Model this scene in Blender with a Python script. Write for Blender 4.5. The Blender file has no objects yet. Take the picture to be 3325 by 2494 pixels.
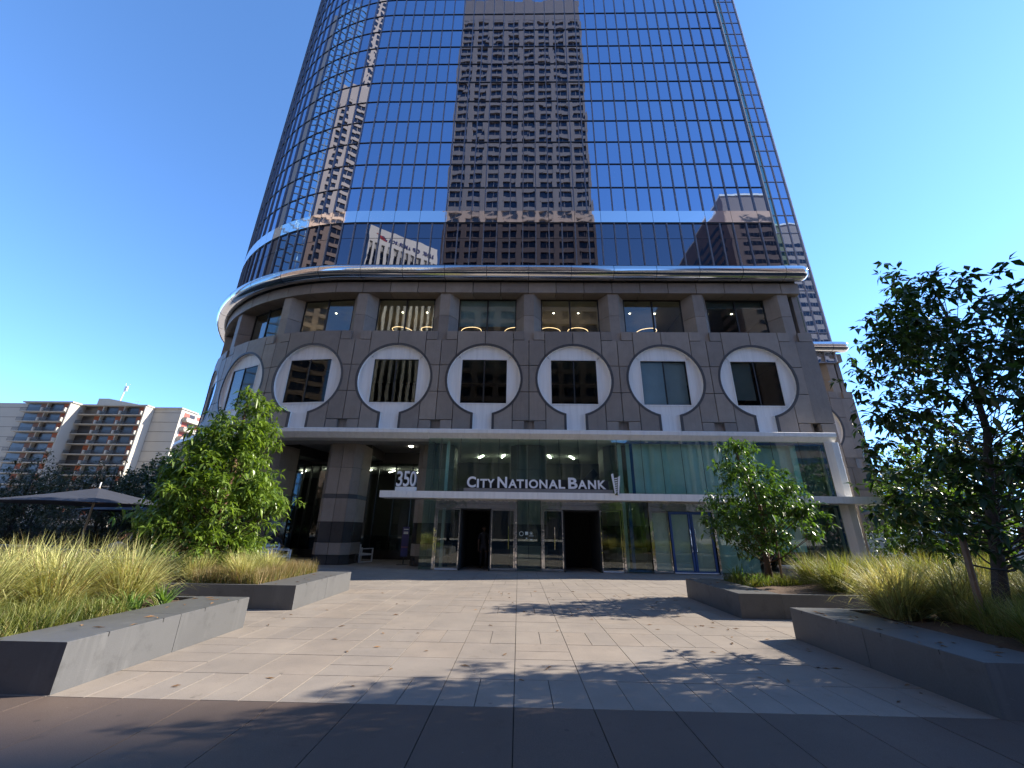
import bpy, math, random
import numpy as np
from mathutils import Vector, Matrix, Quaternion

SC = bpy.context.scene
COL = SC.collection
R_ = math.radians

# ------------------------------------------------------------------ camera
cam = bpy.data.cameras.new("camera")
cam.sensor_fit = 'HORIZONTAL'
cam.sensor_width = 36.0
cam.lens = 1298.0 / 3325.0 * 36.0
cam.clip_start = 0.05
cam.clip_end = 3000.0
cam_o = bpy.data.objects.new("camera", cam)
COL.objects.link(cam_o)
_t, _y, _r = R_(20.1), R_(-1.16), R_(0.88)
_F = Vector((math.sin(_y) * math.cos(_t), math.cos(_y) * math.cos(_t), math.sin(_t)))
_R0 = Vector((math.cos(_y), -math.sin(_y), 0))
_U0 = _R0.cross(_F)
_R = math.cos(_r) * _R0 + math.sin(_r) * _U0
_U = _R.cross(_F)
cam_o.matrix_world = Matrix(((_R.x, _U.x, -_F.x, 0), (_R.y, _U.y, -_F.y, 0), (_R.z, _U.z, -_F.z, 1.6), (0, 0, 0, 1)))
SC.camera = cam_o

# ------------------------------------------------------------------ sky and sun
SUN_EL = R_(31.7)
SUN_AZ = math.atan2(0.972, 0.236)          # clockwise from +Y
world = bpy.data.worlds.new("World")
SC.world = world
world.use_nodes = True
wn = world.node_tree.nodes
wl = world.node_tree.links
wn.clear()
sky = wn.new('ShaderNodeTexSky')
sky.sky_type = 'NISHITA'
sky.sun_disc = False
sky.sun_elevation = SUN_EL
sky.sun_rotation = SUN_AZ
sky.altitude = 100.0
sky.air_density = 0.75
sky.dust_density = 0.05
sky.ozone_density = 3.0
bg = wn.new('ShaderNodeBackground')
bg.inputs['Strength'].default_value = 0.15
wo = wn.new('ShaderNodeOutputWorld')
hs = wn.new('ShaderNodeHueSaturation')
hs.inputs['Saturation'].default_value = 1.09
hs.inputs['Value'].default_value = 0.94
hsv = wn.new('ShaderNodeSeparateColor')
hsv.mode = 'HSV'
azure = wn.new('ShaderNodeMix')
azure.data_type = 'RGBA'
azure.blend_type = 'MULTIPLY'
azure.inputs[0].default_value = 1.0
azure.inputs[7].default_value = (0.22, 0.44, 1.0, 1)
even = wn.new('ShaderNodeMix')
even.data_type = 'RGBA'
even.inputs[0].default_value = 0.62
wl.new(sky.outputs[0], hsv.inputs[0])
wl.new(hsv.outputs[2], azure.inputs[6])
wl.new(sky.outputs[0], even.inputs[6])
wl.new(azure.outputs[2], even.inputs[7])
wl.new(even.outputs[2], hs.inputs['Color'])
wl.new(hs.outputs[0], bg.inputs['Color'])
wl.new(bg.outputs[0], wo.inputs['Surface'])

sun = bpy.data.lights.new("sun", 'SUN')
sun.energy = 3.75
sun.angle = R_(0.53)
sun.color = (1.0, 0.91, 0.77)
sun_o = bpy.data.objects.new("sun", sun)
COL.objects.link(sun_o)
sd = Vector((0.972 * math.cos(SUN_EL), 0.236 * math.cos(SUN_EL), math.sin(SUN_EL))).normalized()
sun_o.rotation_euler = sd.to_track_quat('Z', 'Y').to_euler()
sun_o.location = (60, 20, 60)

vs = SC.view_settings
vs.view_transform = 'Standard'
vs.look = 'None'
vs.gamma = 1.0
vs.use_curve_mapping = False
vs.exposure = 1.68
try:
    SC.cycles.max_bounces = 8
    SC.cycles.transparent_max_bounces = 16
    SC.cycles.caustics_reflective = False
    SC.cycles.caustics_refractive = False
    SC.cycles.sample_clamp_indirect = 6.0
    SC.cycles.use_denoising = True
except Exception:
    pass

# ------------------------------------------------------------------ materials
class NT:
    def __init__(s, name):
        s.m = bpy.data.materials.new(name)
        s.m.use_nodes = True
        s.t = s.m.node_tree
        s.t.nodes.clear()
        s.out = s.n('ShaderNodeOutputMaterial')
    def n(s, typ, **kw):
        nd = s.t.nodes.new(typ)
        for k, v in kw.items():
            if k in nd.inputs.keys():
                nd.inputs[k].default_value = v
            else:
                setattr(nd, k, v)
        return nd
    def l(s, a, b):
        s.t.links.new(a, b)
    def ramp(s, fac, stops):
        r = s.n('ShaderNodeValToRGB')
        e = r.color_ramp.elements
        while len(e) < len(stops):
            e.new(0.5)
        for el, (p, c) in zip(e, stops):
            el.position = p
            el.color = (*c, 1) if len(c) == 3 else c
        s.l(fac, r.inputs[0])
        return r.outputs[0]
    def mix(s, fac, a, b, mode='MIX'):
        x = s.n('ShaderNodeMix', data_type='RGBA', blend_type=mode)
        for sock, v in ((x.inputs[0], fac), (x.inputs[6], a), (x.inputs[7], b)):
            if hasattr(v, 'is_linked'):
                s.l(v, sock)
            elif isinstance(v, (int, float)):
                sock.default_value = v
            else:
                sock.default_value = (*v, 1)
        return x.outputs[2]
    def math(s, op, a, b=0.0):
        x = s.n('ShaderNodeMath', operation=op)
        for i, v in enumerate((a, b)):
            if hasattr(v, 'is_linked'):
                s.l(v, x.inputs[i])
            else:
                x.inputs[i].default_value = v
        return x.outputs[0]
    def pos(s):
        return s.n('ShaderNodeNewGeometry').outputs['Position']
    def noise(s, scale, detail=4.0, rough=0.55, vec=None, stretch=None, dist=0.0):
        v = vec if vec is not None else s.pos()
        if stretch is not None:
            mp = s.n('ShaderNodeMapping')
            mp.inputs['Scale'].default_value = stretch
            s.l(v, mp.inputs[0])
            v = mp.outputs[0]
        nz = s.n('ShaderNodeTexNoise')
        nz.inputs['Scale'].default_value = scale
        nz.inputs['Detail'].default_value = detail
        nz.inputs['Roughness'].default_value = rough
        nz.inputs['Distortion'].default_value = dist
        s.l(v, nz.inputs['Vector'])
        return nz.outputs['Fac']
    def rand(s, island=False):
        if island:
            return s.n('ShaderNodeNewGeometry').outputs['Random Per Island']
        return s.n('ShaderNodeObjectInfo').outputs['Random']
    def bump(s, h, strength=0.3, dist=0.01):
        b = s.n('ShaderNodeBump')
        b.inputs['Strength'].default_value = strength
        b.inputs['Distance'].default_value = dist
        s.l(h, b.inputs['Height'])
        return b.outputs[0]
    def principled(s, color, rough=0.6, metal=0.0, normal=None, spec=0.5):
        p = s.n('ShaderNodeBsdfPrincipled')
        for sock, v in ((p.inputs['Base Color'], color), (p.inputs['Roughness'], rough)):
            if hasattr(v, 'is_linked'):
                s.l(v, sock)
            elif isinstance(v, (int, float)):
                sock.default_value = v
            else:
                sock.default_value = (*v, 1)
        p.inputs['Metallic'].default_value = metal
        p.inputs['Specular IOR Level'].default_value = spec
        if normal is not None:
            s.l(normal, p.inputs['Normal'])
        return p
    def done(s, shader):
        s.l(shader if hasattr(shader, 'is_linked') else shader.outputs[0], s.out.inputs['Surface'])
        return s.m


def stone(name, col, var=0.18, speck=0.25, rough=0.55, blotch=0.8, island=False, fine=90.0, bump=0.12, spec=0.4):
    t = NT(name)
    big = t.noise(blotch, 6, 0.62)
    fin = t.noise(fine, 3, 0.7)
    c0 = tuple(x * (1 - var) for x in col)
    c1 = tuple(min(1, x * (1 + var)) for x in col)
    c = t.ramp(big, [(0.3, c0), (0.72, c1)])
    c = t.mix(speck, c, t.ramp(fin, [(0.35, tuple(x * 0.45 for x in col)), (0.65, tuple(min(1, x * 1.5) for x in col))]))
    rn = t.rand(island)
    tone = t.ramp(rn, [(0.0, (0.80, 0.80, 0.81)), (1.0, (1.16, 1.14, 1.12))])
    c = t.mix(1.0, c, tone, 'MULTIPLY')
    p = t.principled(c, rough, normal=t.bump(fin, bump, 0.004), spec=spec)
    return t.done(p)


def cladding(name, col):
    """granite facing with grain, tone shifts and faint rain streaks"""
    t = NT(name)
    big = t.noise(1.6, 6, 0.62)
    fin = t.noise(60.0, 3, 0.7)
    c = t.ramp(big, [(0.3, tuple(x * 0.82 for x in col)), (0.72, tuple(x * 1.15 for x in col))])
    c = t.mix(0.34, c, t.ramp(fin, [(0.35, tuple(x * 0.5 for x in col)), (0.65, tuple(x * 1.45 for x in col))]))
    st = t.noise(3.2, 6, 0.7, stretch=(2.5, 2.5, 0.10))
    c = t.mix(1.0, c, t.ramp(st, [(0.32, (0.91, 0.91, 0.91)), (0.5, (1, 1, 1))]), 'MULTIPLY')
    c = t.mix(1.0, c, t.ramp(t.rand(False), [(0.0, (0.80, 0.80, 0.81)), (1.0, (1.15, 1.14, 1.12))]), 'MULTIPLY')
    return t.done(t.principled(c, 0.5, normal=t.bump(fin, 0.1, 0.004), spec=0.4))


def plain(name, col, rough=0.5, metal=0.0, var=0.06, scale=2.0, spec=0.5):
    t = NT(name)
    nz = t.noise(scale, 5, 0.6)
    c = t.ramp(nz, [(0.3, tuple(x * (1 - var) for x in col)), (0.7, tuple(min(1, x * (1 + var)) for x in col))])
    return t.done(t.principled(c, rough, metal, spec=spec))


def emit(name, col, s):
    t = NT(name)
    e = t.n('ShaderNodeEmission')
    e.inputs['Color'].default_value = (*col, 1)
    e.inputs['Strength'].default_value = s
    return t.done(e)


def schlick(t, f0, normal=None, power=5.0):
    g = t.n('ShaderNodeNewGeometry')
    d = t.n('ShaderNodeVectorMath', operation='DOT_PRODUCT')
    t.l(normal if normal is not None else g.outputs['Normal'], d.inputs[0])
    t.l(g.outputs['Incoming'], d.inputs[1])
    a = t.math('ABSOLUTE', d.outputs['Value'])
    a = t.math('SUBTRACT', 1.0, a)
    a = t.math('POWER', a, power)
    a = t.math('MULTIPLY', a, 1.0 - f0)
    return t.math('ADD', a, f0)


def mirror_glass(name, base, tint, f0, wav=0.02, scale=0.55):
    t = NT(name)
    w = t.noise(scale, 2.0, 0.5, stretch=(1.0, 1.0, 0.8))
    nrm = t.bump(w, 1.0, wav)
    dif = t.n('ShaderNodeBsdfDiffuse')
    dif.inputs['Color'].default_value = (*base, 1)
    gl = t.n('ShaderNodeBsdfGlossy')
    gl.inputs['Color'].default_value = (*tint, 1)
    gl.inputs['Roughness'].default_value = 0.004
    t.l(nrm, gl.inputs['Normal'])
    mx = t.n('ShaderNodeMixShader')
    t.l(schlick(t, f0), mx.inputs[0])
    t.l(dif.outputs[0], mx.inputs[1])
    t.l(gl.outputs[0], mx.inputs[2])
    return t.done(mx.outputs[0])


def clear_glass(name, tint, f0=0.05, wav=0.0):
    t = NT(name)
    tr = t.n('ShaderNodeBsdfTransparent')
    tr.inputs['Color'].default_value = (*tint, 1)
    gl = t.n('ShaderNodeBsdfGlossy')
    gl.inputs['Color'].default_value = (0.95, 0.98, 1.0, 1)
    gl.inputs['Roughness'].default_value = 0.006
    if wav:
        t.l(t.bump(t.noise(0.8, 1.0, 0.5), 1.0, wav), gl.inputs['Normal'])
    mx = t.n('ShaderNodeMixShader')
    t.l(schlick(t, f0), mx.inputs[0])
    t.l(tr.outputs[0], mx.inputs[1])
    t.l(gl.outputs[0], mx.inputs[2])
    return t.done(mx.outputs[0])


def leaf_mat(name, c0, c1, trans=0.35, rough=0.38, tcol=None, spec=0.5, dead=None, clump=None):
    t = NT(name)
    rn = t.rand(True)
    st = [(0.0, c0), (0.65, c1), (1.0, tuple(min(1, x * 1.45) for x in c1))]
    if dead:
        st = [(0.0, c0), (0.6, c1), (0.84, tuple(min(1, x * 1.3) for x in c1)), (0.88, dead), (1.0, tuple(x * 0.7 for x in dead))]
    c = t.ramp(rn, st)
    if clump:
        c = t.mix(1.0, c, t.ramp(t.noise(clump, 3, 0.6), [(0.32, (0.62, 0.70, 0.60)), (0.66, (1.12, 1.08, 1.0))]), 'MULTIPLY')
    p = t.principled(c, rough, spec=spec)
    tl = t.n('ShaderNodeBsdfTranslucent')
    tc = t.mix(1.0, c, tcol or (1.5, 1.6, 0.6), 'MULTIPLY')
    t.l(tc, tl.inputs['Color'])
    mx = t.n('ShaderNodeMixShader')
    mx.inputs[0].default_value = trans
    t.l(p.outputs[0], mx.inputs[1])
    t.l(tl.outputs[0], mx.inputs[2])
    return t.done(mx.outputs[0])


def metal(name, col, rough, wav=0.0, scale=1.2):
    t = NT(name)
    sm = t.noise(6.0, 4, 0.6, stretch=(1, 1, 0.25))
    rr = t.math('ADD', t.math('MULTIPLY', sm, rough * 0.5), rough * 0.75)
    nrm = t.bump(t.noise(scale, 2, 0.5), 1.0, wav) if wav else None
    return t.done(t.principled(col, rr, 1.0, normal=nrm))


def streaked(name, col, rough=0.4):
    """white metal cladding with faint vertical rain streaks"""
    t = NT(name)
    st = t.noise(2.2, 5, 0.65, stretch=(3.0, 3.0, 0.12))
    sp = t.noise(0.5, 3, 0.6)
    c = t.ramp(st, [(0.42, col), (0.75, tuple(x * 0.82 for x in col))])
    c = t.mix(t.math('MULTIPLY', sp, 0.35), c, tuple(x * 0.86 for x in col))
    return t.done(t.principled(c, rough))


M = {}
M['granite'] = cladding('granite', (0.30, 0.252, 0.210))
M['granite_dark'] = stone('granite_dark', (0.075, 0.07, 0.07), 0.12, 0.3, 0.4, 1.2)
M['granite_polished'] = stone('granite_polished', (0.055, 0.05, 0.048), 0.3, 0.35, 0.12, 3.0, bump=0.0, spec=0.5)
def basalt_mat():
    t = NT('basalt')
    big = t.noise(0.7, 6, 0.62)
    fin = t.noise(150.0, 3, 0.7)
    col = (0.092, 0.093, 0.096)
    c = t.ramp(big, [(0.3, tuple(x * 0.86 for x in col)), (0.72, tuple(x * 1.14 for x in col))])
    c = t.mix(0.18, c, t.ramp(fin, [(0.35, (0.04, 0.04, 0.042)), (0.65, (0.19, 0.19, 0.19))]))
    st = t.noise(1.6, 6, 0.7, stretch=(2.2, 2.2, 0.22), dist=0.3)
    c = t.mix(t.ramp(st, [(0.55, (0, 0, 0)), (0.75, (0.45, 0.45, 0.45))]), c, (0.17, 0.17, 0.168))
    sc = t.noise(3.0, 7, 0.8, stretch=(1.0, 1.0, 5.0), dist=1.2)
    c = t.mix(t.ramp(sc, [(0.66, (0, 0, 0)), (0.70, (0.5, 0.5, 0.5))]), c, (0.26, 0.26, 0.255))
    dk = t.noise(2.4, 5, 0.7)
    c = t.mix(1.0, c, t.ramp(dk, [(0.3, (0.74, 0.74, 0.74)), (0.45, (1, 1, 1))]), 'MULTIPLY')
    c = t.mix(1.0, c, t.ramp(t.rand(False), [(0.0, (0.93, 0.93, 0.93)), (1.0, (1.07, 1.07, 1.07))]), 'MULTIPLY')
    return t.done(t.principled(c, 0.5, normal=t.bump(fin, 0.06, 0.004), spec=0.35))


M['basalt'] = basalt_mat()
M['paving'] = None
M['white_panel'] = streaked('white_panel', (0.92, 0.90, 0.86))
M['alu'] = streaked('alu', (0.87, 0.85, 0.81), 0.35)
M['tube'] = metal('tube', (0.66, 0.65, 0.64), 0.10, 0.0012, 2.0)
M['band'] = metal('band', (0.80, 0.80, 0.82), 0.03, 0.0035, 0.9)
M['steel'] = metal('steel', (0.62, 0.61, 0.60), 0.10, 0.012, 3.0)
M['pane'] = mirror_glass('pane', (0.004, 0.007, 0.014), (0.60, 0.75, 1.0), 0.60, 0.0028)
M['pane_low'] = mirror_glass('pane_low', (0.003, 0.004, 0.009), (0.50, 0.53, 0.66), 0.30, 0.0028)
M['pane_teal'] = mirror_glass('pane_teal', (0.004, 0.02, 0.022), (0.45, 0.72, 0.70), 0.45, 0.003)
M['mullion'] = plain('mullion', (0.26, 0.26, 0.29), 0.35, 0.5)
M['transom'] = plain('transom', (0.03, 0.03, 0.038), 0.4, 0.4)
M['black'] = plain('black', (0.012, 0.012, 0.013), 0.5)
M['gap'] = plain('gap', (0.02, 0.019, 0.018), 0.9)
M['lobby_glass'] = clear_glass('lobby_glass', (0.78, 0.90, 0.86), 0.075, 0.002)
M['door_glass'] = clear_glass('door_glass', (0.78, 0.85, 0.83), 0.07, 0.002)
M['win_glass'] = clear_glass('win_glass', (0.84, 0.88, 0.86), 0.013, 0.002)
M['dark_glass'] = clear_glass('dark_glass', (0.62, 0.68, 0.66), 0.05, 0.002)
M['wood'] = plain('wood', (0.19, 0.12, 0.075), 0.7, 0, 0.2, 8)
M['int_ceiling'] = plain('int_ceiling', (0.55, 0.55, 0.52), 0.9)
M['int_wall'] = plain('int_wall', (0.26, 0.25, 0.22), 0.9)
M['int_dark'] = plain('int_dark', (0.02, 0.02, 0.02), 0.9)  # near-black so unlit rooms look dark; their shade sits in this colour
M['lobby_ceiling'] = plain('lobby_ceiling', (0.75, 0.75, 0.70), 0.9)
M['lobby_wall'] = plain('lobby_wall', (0.10, 0.10, 0.09), 0.8)
M['int_floor'] = plain('int_floor', (0.12, 0.115, 0.11), 0.5)
M['soffit'] = plain('soffit', (0.30, 0.29, 0.28), 0.85)
M['lamp'] = emit('lamp', (1.0, 0.93, 0.75), 9.0)
M['lamp_warm'] = emit('lamp_warm', (1.0, 0.86, 0.66), 7.0)
M['lamp_ring'] = emit('lamp_ring', (1.0, 0.62, 0.32), 1.6)
M['upper_glass'] = clear_glass('upper_glass', (0.80, 0.86, 0.84), 0.06, 0.0015)
M['upper_ceiling'] = plain('upper_ceiling', (0.62, 0.62, 0.58), 0.9)
M['upper_wall'] = plain('upper_wall', (0.24, 0.23, 0.21), 0.9)
M['blind'] = plain('blind', (0.42, 0.47, 0.47), 0.9)
M['blind_blue'] = plain('blind_blue', (0.30, 0.36, 0.42), 0.9)
M['blind_dark'] = plain('blind_dark', (0.11, 0.125, 0.13), 0.9)
M['film'] = plain('film', (0.60, 0.68, 0.64), 0.6, 0, 0.12, 1.0)
M['film_pale'] = plain('film_pale', (0.76, 0.75, 0.64), 0.7, 0, 0.10, 1.5)
M['tape'] = plain('tape', (0.025, 0.07, 0.21), 0.5)
M['letter'] = plain('letter', (0.78, 0.79, 0.82), 0.35)
M['letter_side'] = plain('letter_side', (0.30, 0.28, 0.28), 0.4)
M['soil'] = stone('soil', (0.10, 0.062, 0.04), 0.3, 0.6, 0.95, 6.0, fine=40, bump=0.8)
M['bark'] = stone('bark', (0.13, 0.075, 0.05), 0.3, 0.5, 0.9, 9.0, fine=45, bump=0.8)
M['bark_grey'] = stone('bark_grey', (0.085, 0.07, 0.06), 0.3, 0.5, 0.9, 9.0, fine=45, bump=0.8)
M['leaf'] = leaf_mat('leaf', (0.06, 0.115, 0.02), (0.14, 0.205, 0.036), 0.36, 0.34)
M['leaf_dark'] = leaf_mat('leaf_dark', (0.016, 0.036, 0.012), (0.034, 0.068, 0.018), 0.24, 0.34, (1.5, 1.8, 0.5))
M['leaf_mid'] = leaf_mat('leaf_mid', (0.03, 0.07, 0.014), (0.075, 0.135, 0.026), 0.34, 0.3)
M['leaf_back'] = leaf_mat('leaf_back', (0.03, 0.07, 0.014), (0.075, 0.125, 0.022), 0.4, 0.42, (1.6, 1.7, 0.5))
M['leaf_olive'] = leaf_mat('leaf_olive', (0.03, 0.036, 0.02), (0.06, 0.068, 0.035), 0.25, 0.5)
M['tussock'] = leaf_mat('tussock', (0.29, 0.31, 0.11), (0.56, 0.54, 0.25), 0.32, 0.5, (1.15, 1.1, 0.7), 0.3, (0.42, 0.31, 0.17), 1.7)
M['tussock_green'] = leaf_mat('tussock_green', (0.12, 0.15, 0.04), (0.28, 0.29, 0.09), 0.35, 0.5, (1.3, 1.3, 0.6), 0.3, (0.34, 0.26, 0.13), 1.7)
M['grass'] = leaf_mat('grass', (0.07, 0.11, 0.025), (0.22, 0.23, 0.07), 0.35, 0.5, (1.3, 1.4, 0.5), 0.3, (0.30, 0.24, 0.11), 3.0)
M['grass_tan'] = leaf_mat('grass_tan', (0.15, 0.15, 0.06), (0.30, 0.22, 0.11), 0.3, 0.55, (1.2, 1.1, 0.7), 0.3)
M['strappy'] = leaf_mat('strappy', (0.07, 0.14, 0.04), (0.16, 0.25, 0.07), 0.3, 0.4)
M['concrete'] = stone('concrete', (0.36, 0.35, 0.335), 0.1, 0.12, 0.8, 1.5)
M['concrete_dark'] = stone('concrete_dark', (0.17, 0.17, 0.175), 0.1, 0.12, 0.8, 1.5)
M['white_metal'] = plain('white_metal', (0.72, 0.74, 0.78), 0.4)
M['canvas'] = plain('canvas', (0.030, 0.034, 0.050), 0.85, 0, 0.1, 3.0)
M['skin'] = plain('skin', (0.36, 0.20, 0.14), 0.6)
M['skin_dark'] = plain('skin_dark', (0.13, 0.07, 0.045), 0.6)
M['shirt'] = plain('shirt', (0.28, 0.30, 0.36), 0.85, 0, 0.1, 12)
M['shirt_dark'] = plain('shirt_dark', (0.03, 0.03, 0.04), 0.85)
M['trousers'] = plain('trousers', (0.05, 0.055, 0.075), 0.85)
M['hair'] = plain('hair', (0.02, 0.015, 0.012), 0.7)


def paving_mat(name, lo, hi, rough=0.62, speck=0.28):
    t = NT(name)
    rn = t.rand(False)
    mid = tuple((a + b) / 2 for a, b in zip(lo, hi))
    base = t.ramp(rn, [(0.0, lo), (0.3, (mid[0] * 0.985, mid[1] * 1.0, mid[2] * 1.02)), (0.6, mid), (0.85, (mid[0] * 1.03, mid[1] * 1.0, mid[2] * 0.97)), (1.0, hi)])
    big = t.noise(1.3, 6, 0.65)
    c = t.mix(1.0, base, t.ramp(big, [(0.28, (0.74, 0.74, 0.76)), (0.72, (1.12, 1.10, 1.08))]), 'MULTIPLY')
    fine = t.noise(170.0, 2, 0.7)
    c = t.mix(speck, c, t.ramp(fine, [(0.38, tuple(x * 0.5 for x in lo)), (0.62, tuple(min(1, x * 1.35) for x in hi))]))
    stn = t.noise(4.5, 7, 0.72, dist=0.4)
    c = t.mix(1.0, c, t.ramp(stn, [(0.30, (0.80, 0.78, 0.76)), (0.42, (1, 1, 1))]), 'MULTIPLY')
    wht = t.noise(26.0, 5, 0.75)
    c = t.mix(t.ramp(wht, [(0.66, (0, 0, 0)), (0.72, (0.35, 0.35, 0.35))]), c, (0.55, 0.53, 0.50))
    vo = t.n('ShaderNodeTexVoronoi')
    vo.inputs['Scale'].default_value = 2.6
    vo.inputs['Randomness'].default_value = 1.0
    t.l(t.pos(), vo.inputs['Vector'])
    c = t.mix(t.ramp(vo.outputs['Distance'], [(0.045, (0.55, 0.55, 0.55)), (0.075, (0, 0, 0))]), c, tuple(x * 0.42 for x in lo))
    wear = t.noise(0.35, 4, 0.6, stretch=(1.0, 0.5, 1.0))
    c = t.mix(1.0, c, t.ramp(wear, [(0.3, (0.88, 0.87, 0.87)), (0.7, (1.06, 1.05, 1.04))]), 'MULTIPLY')
    return t.done(t.principled(c, rough, normal=t.bump(fine, 0.25, 0.003), spec=0.35))


M['paving'] = paving_mat('paving', (0.245, 0.216, 0.188), (0.288, 0.254, 0.220))
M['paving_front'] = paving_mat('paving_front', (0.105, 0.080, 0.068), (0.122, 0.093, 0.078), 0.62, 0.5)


def ground_mat():
    """far paving seen at a low angle: joints drawn by the material"""
    t = NT('ground_far')
    br = t.n('ShaderNodeTexBrick')
    br.offset = 0.5
    br.inputs['Color1'].default_value = (0.38, 0.35, 0.31, 1)
    br.inputs['Color2'].default_value = (0.45, 0.41, 0.37, 1)
    br.inputs['Mortar'].default_value = (0.12, 0.11, 0.10, 1)
    br.inputs['Scale'].default_value = 1.0
    br.inputs['Mortar Size'].default_value = 0.012
    br.inputs['Brick Width'].default_value = 0.768
    br.inputs['Row Height'].default_value = 0.384
    t.l(t.pos(), br.inputs['Vector'])
    c = t.mix(1.0, br.outputs['Color'], t.ramp(t.noise(0.8, 6, 0.6), [(0.3, (0.8, 0.8, 0.8)), (0.7, (1.08, 1.07, 1.06))]), 'MULTIPLY')
    return t.done(t.principled(c, 0.65, spec=0.3))


M['ground_far'] = ground_mat()

# ------------------------------------------------------------------ mesh helpers
class MB:
    """collects faces and links them as ONE mesh object"""
    def __init__(s):
        s.v = []
        s.f = []
        s.mi = []
    def add(s, verts, faces, mi=0):
        o = len(s.v)
        s.v.extend([tuple(map(float, p)) for p in verts])
        for f in faces:
            s.f.append(tuple(i + o for i in f))
            s.mi.append(mi)
        return s
    def box(s, x0, x1, y0, y1, z0, z1, mi=0, W=None):
        p = [(x, y, z) for z in (z0, z1) for y in (y0, y1) for x in (x0, x1)]
        if W:
            p = [W(*q) for q in p]
        return s.add(p, [(0, 2, 3, 1), (4, 5, 7, 6), (0, 1, 5, 4), (2, 6, 7, 3), (0, 4, 6, 2), (1, 3, 7, 5)], mi)
    def prism(s, loop, d0, d1, W, mi=0):
        """loop of (s,z), extruded from depth d0 (front) to d1 (back)"""
        n = len(loop)
        p = [W(a, d0, b) for a, b in loop] + [W(a, d1, b) for a, b in loop]
        fs = [tuple(range(n)), tuple(range(2 * n - 1, n - 1, -1))]
        fs += [(i, i + n, (i + 1) % n + n, (i + 1) % n) for i in range(n)]
        return s.add(p, fs, mi)
    def strip(s, s0, s1, prof, W, step=0.4, cap=True, mi=0):
        """sweep a closed profile of (d,z) along the facade from s0 to s1"""
        n = max(1, int(math.ceil(abs(s1 - s0) / step))) if s0 < -9.5 else 1
        if s0 < -9.5 < s1:
            n = max(2, n)
        ss = [s0 + (s1 - s0) * i / n for i in range(n + 1)]
        m = len(prof)
        p = [W(a, d, z) for a in ss for d, z in prof]
        fs = []
        for i in range(n):
            for j in range(m):
                k = (j + 1) % m
                fs.append((i * m + j, (i + 1) * m + j, (i + 1) * m + k, i * m + k))
        if cap:
            fs.append(tuple(range(m)))
            fs.append(tuple(n * m + j for j in range(m - 1, -1, -1)))
        return s.add(p, fs, mi)
    def tube(s, pts, radii, sides=6, mi=0, cap=True):
        pts = [Vector(p) for p in pts]
        n = len(pts)
        vs_, fs = [], []
        prev = None
        for i, p in enumerate(pts):
            t = (pts[min(i + 1, n - 1)] - pts[max(i - 1, 0)])
            if t.length < 1e-9:
                t = Vector((0, 0, 1))
            t.normalize()
            a = prev if prev is not None else (Vector((1, 0, 0)) if abs(t.x) < 0.9 else Vector((0, 1, 0)))
            a = (a - t * a.dot(t))
            if a.length < 1e-6:
                a = t.orthogonal()
            a.normalize()
            prev = a
            b = t.cross(a)
            r = radii[i] if hasattr(radii, '__len__') else radii
            for k in range(sides):
                th = 2 * math.pi * k / sides
                vs_.append(p + (a * math.cos(th) + b * math.sin(th)) * r)
        for i in range(n - 1):
            for k in range(sides):
                k2 = (k + 1) % sides
                fs.append((i * sides + k, i * sides + k2, (i + 1) * sides + k2, (i + 1) * sides + k))
        if cap:
            fs.append(tuple(range(sides - 1, -1, -1)))
            fs.append(tuple((n - 1) * sides + k for k in range(sides)))
        return s.add(vs_, fs, mi)
    def build(s, name, mat, parent=None, smooth=False, loc=None):
        me = bpy.data.meshes.new(name)
        me.from_pydata(s.v, [], s.f)
        for m_ in (mat if isinstance(mat, (list, tuple)) else [mat]):
            me.materials.append(m_)
        if any(s.mi):
            me.polygons.foreach_set('material_index', s.mi)
        if smooth:
            me.polygons.foreach_set('use_smooth', [len(f) <= 4 for f in s.f])
        me.update()
        return link(name, me, parent, loc)


def link(name, me, parent=None, loc=None):
    o = bpy.data.objects.new(name, me)
    COL.objects.link(o)
    if parent is not None:
        o.parent = parent
    if loc is not None:
        o.location = loc
    return o


def recalc(o):
    import bmesh
    b = bmesh.new()
    b.from_mesh(o.data)
    bmesh.ops.recalc_face_normals(b, faces=b.faces)
    b.to_mesh(o.data)
    b.free()
    return o


def tag(o, label=None, cat=None, group=None, kind=None):
    if label:
        o['label'] = label
    if cat:
        o['category'] = cat
    if group:
        o['group'] = group
    if kind:
        o['kind'] = kind
    return o


def thing(name, label, cat, loc=(0, 0, 0), rz=0.0, group=None):
    o = bpy.data.objects.new(name, None)
    o.empty_display_size = 0.2
    COL.objects.link(o)
    o.location = loc
    o.rotation_euler = (0, 0, rz)
    return tag(o, label, cat, group)


def children(o):
    return [c for c in o.children]


def copy_tree(o, parent=None):
    c = o.copy()
    COL.objects.link(c)
    if parent is not None:
        c.parent = parent
    for ch in list(o.children):
        copy_tree(ch, c)
    return c


def np_mesh(name, V, F, mat, parent=None, smooth=False):
    """V (n,3), F (m,k) arrays -> object"""
    me = bpy.data.meshes.new(name)
    V = np.asarray(V, np.float32)
    F = np.asarray(F, np.int32)
    m, k = F.shape
    me.vertices.add(len(V))
    me.vertices.foreach_set('co', V.ravel())
    me.loops.add(m * k)
    me.loops.foreach_set('vertex_index', F.ravel())
    me.polygons.add(m)
    me.polygons.foreach_set('loop_start', np.arange(0, m * k, k, dtype=np.int32))
    me.polygons.foreach_set('loop_total', np.full(m, k, np.int32))
    if smooth:
        me.polygons.foreach_set('use_smooth', np.ones(m, bool))
    me.materials.append(mat)
    me.update(calc_edges=True)
    me.validate()
    return link(name, me, parent)

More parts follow.
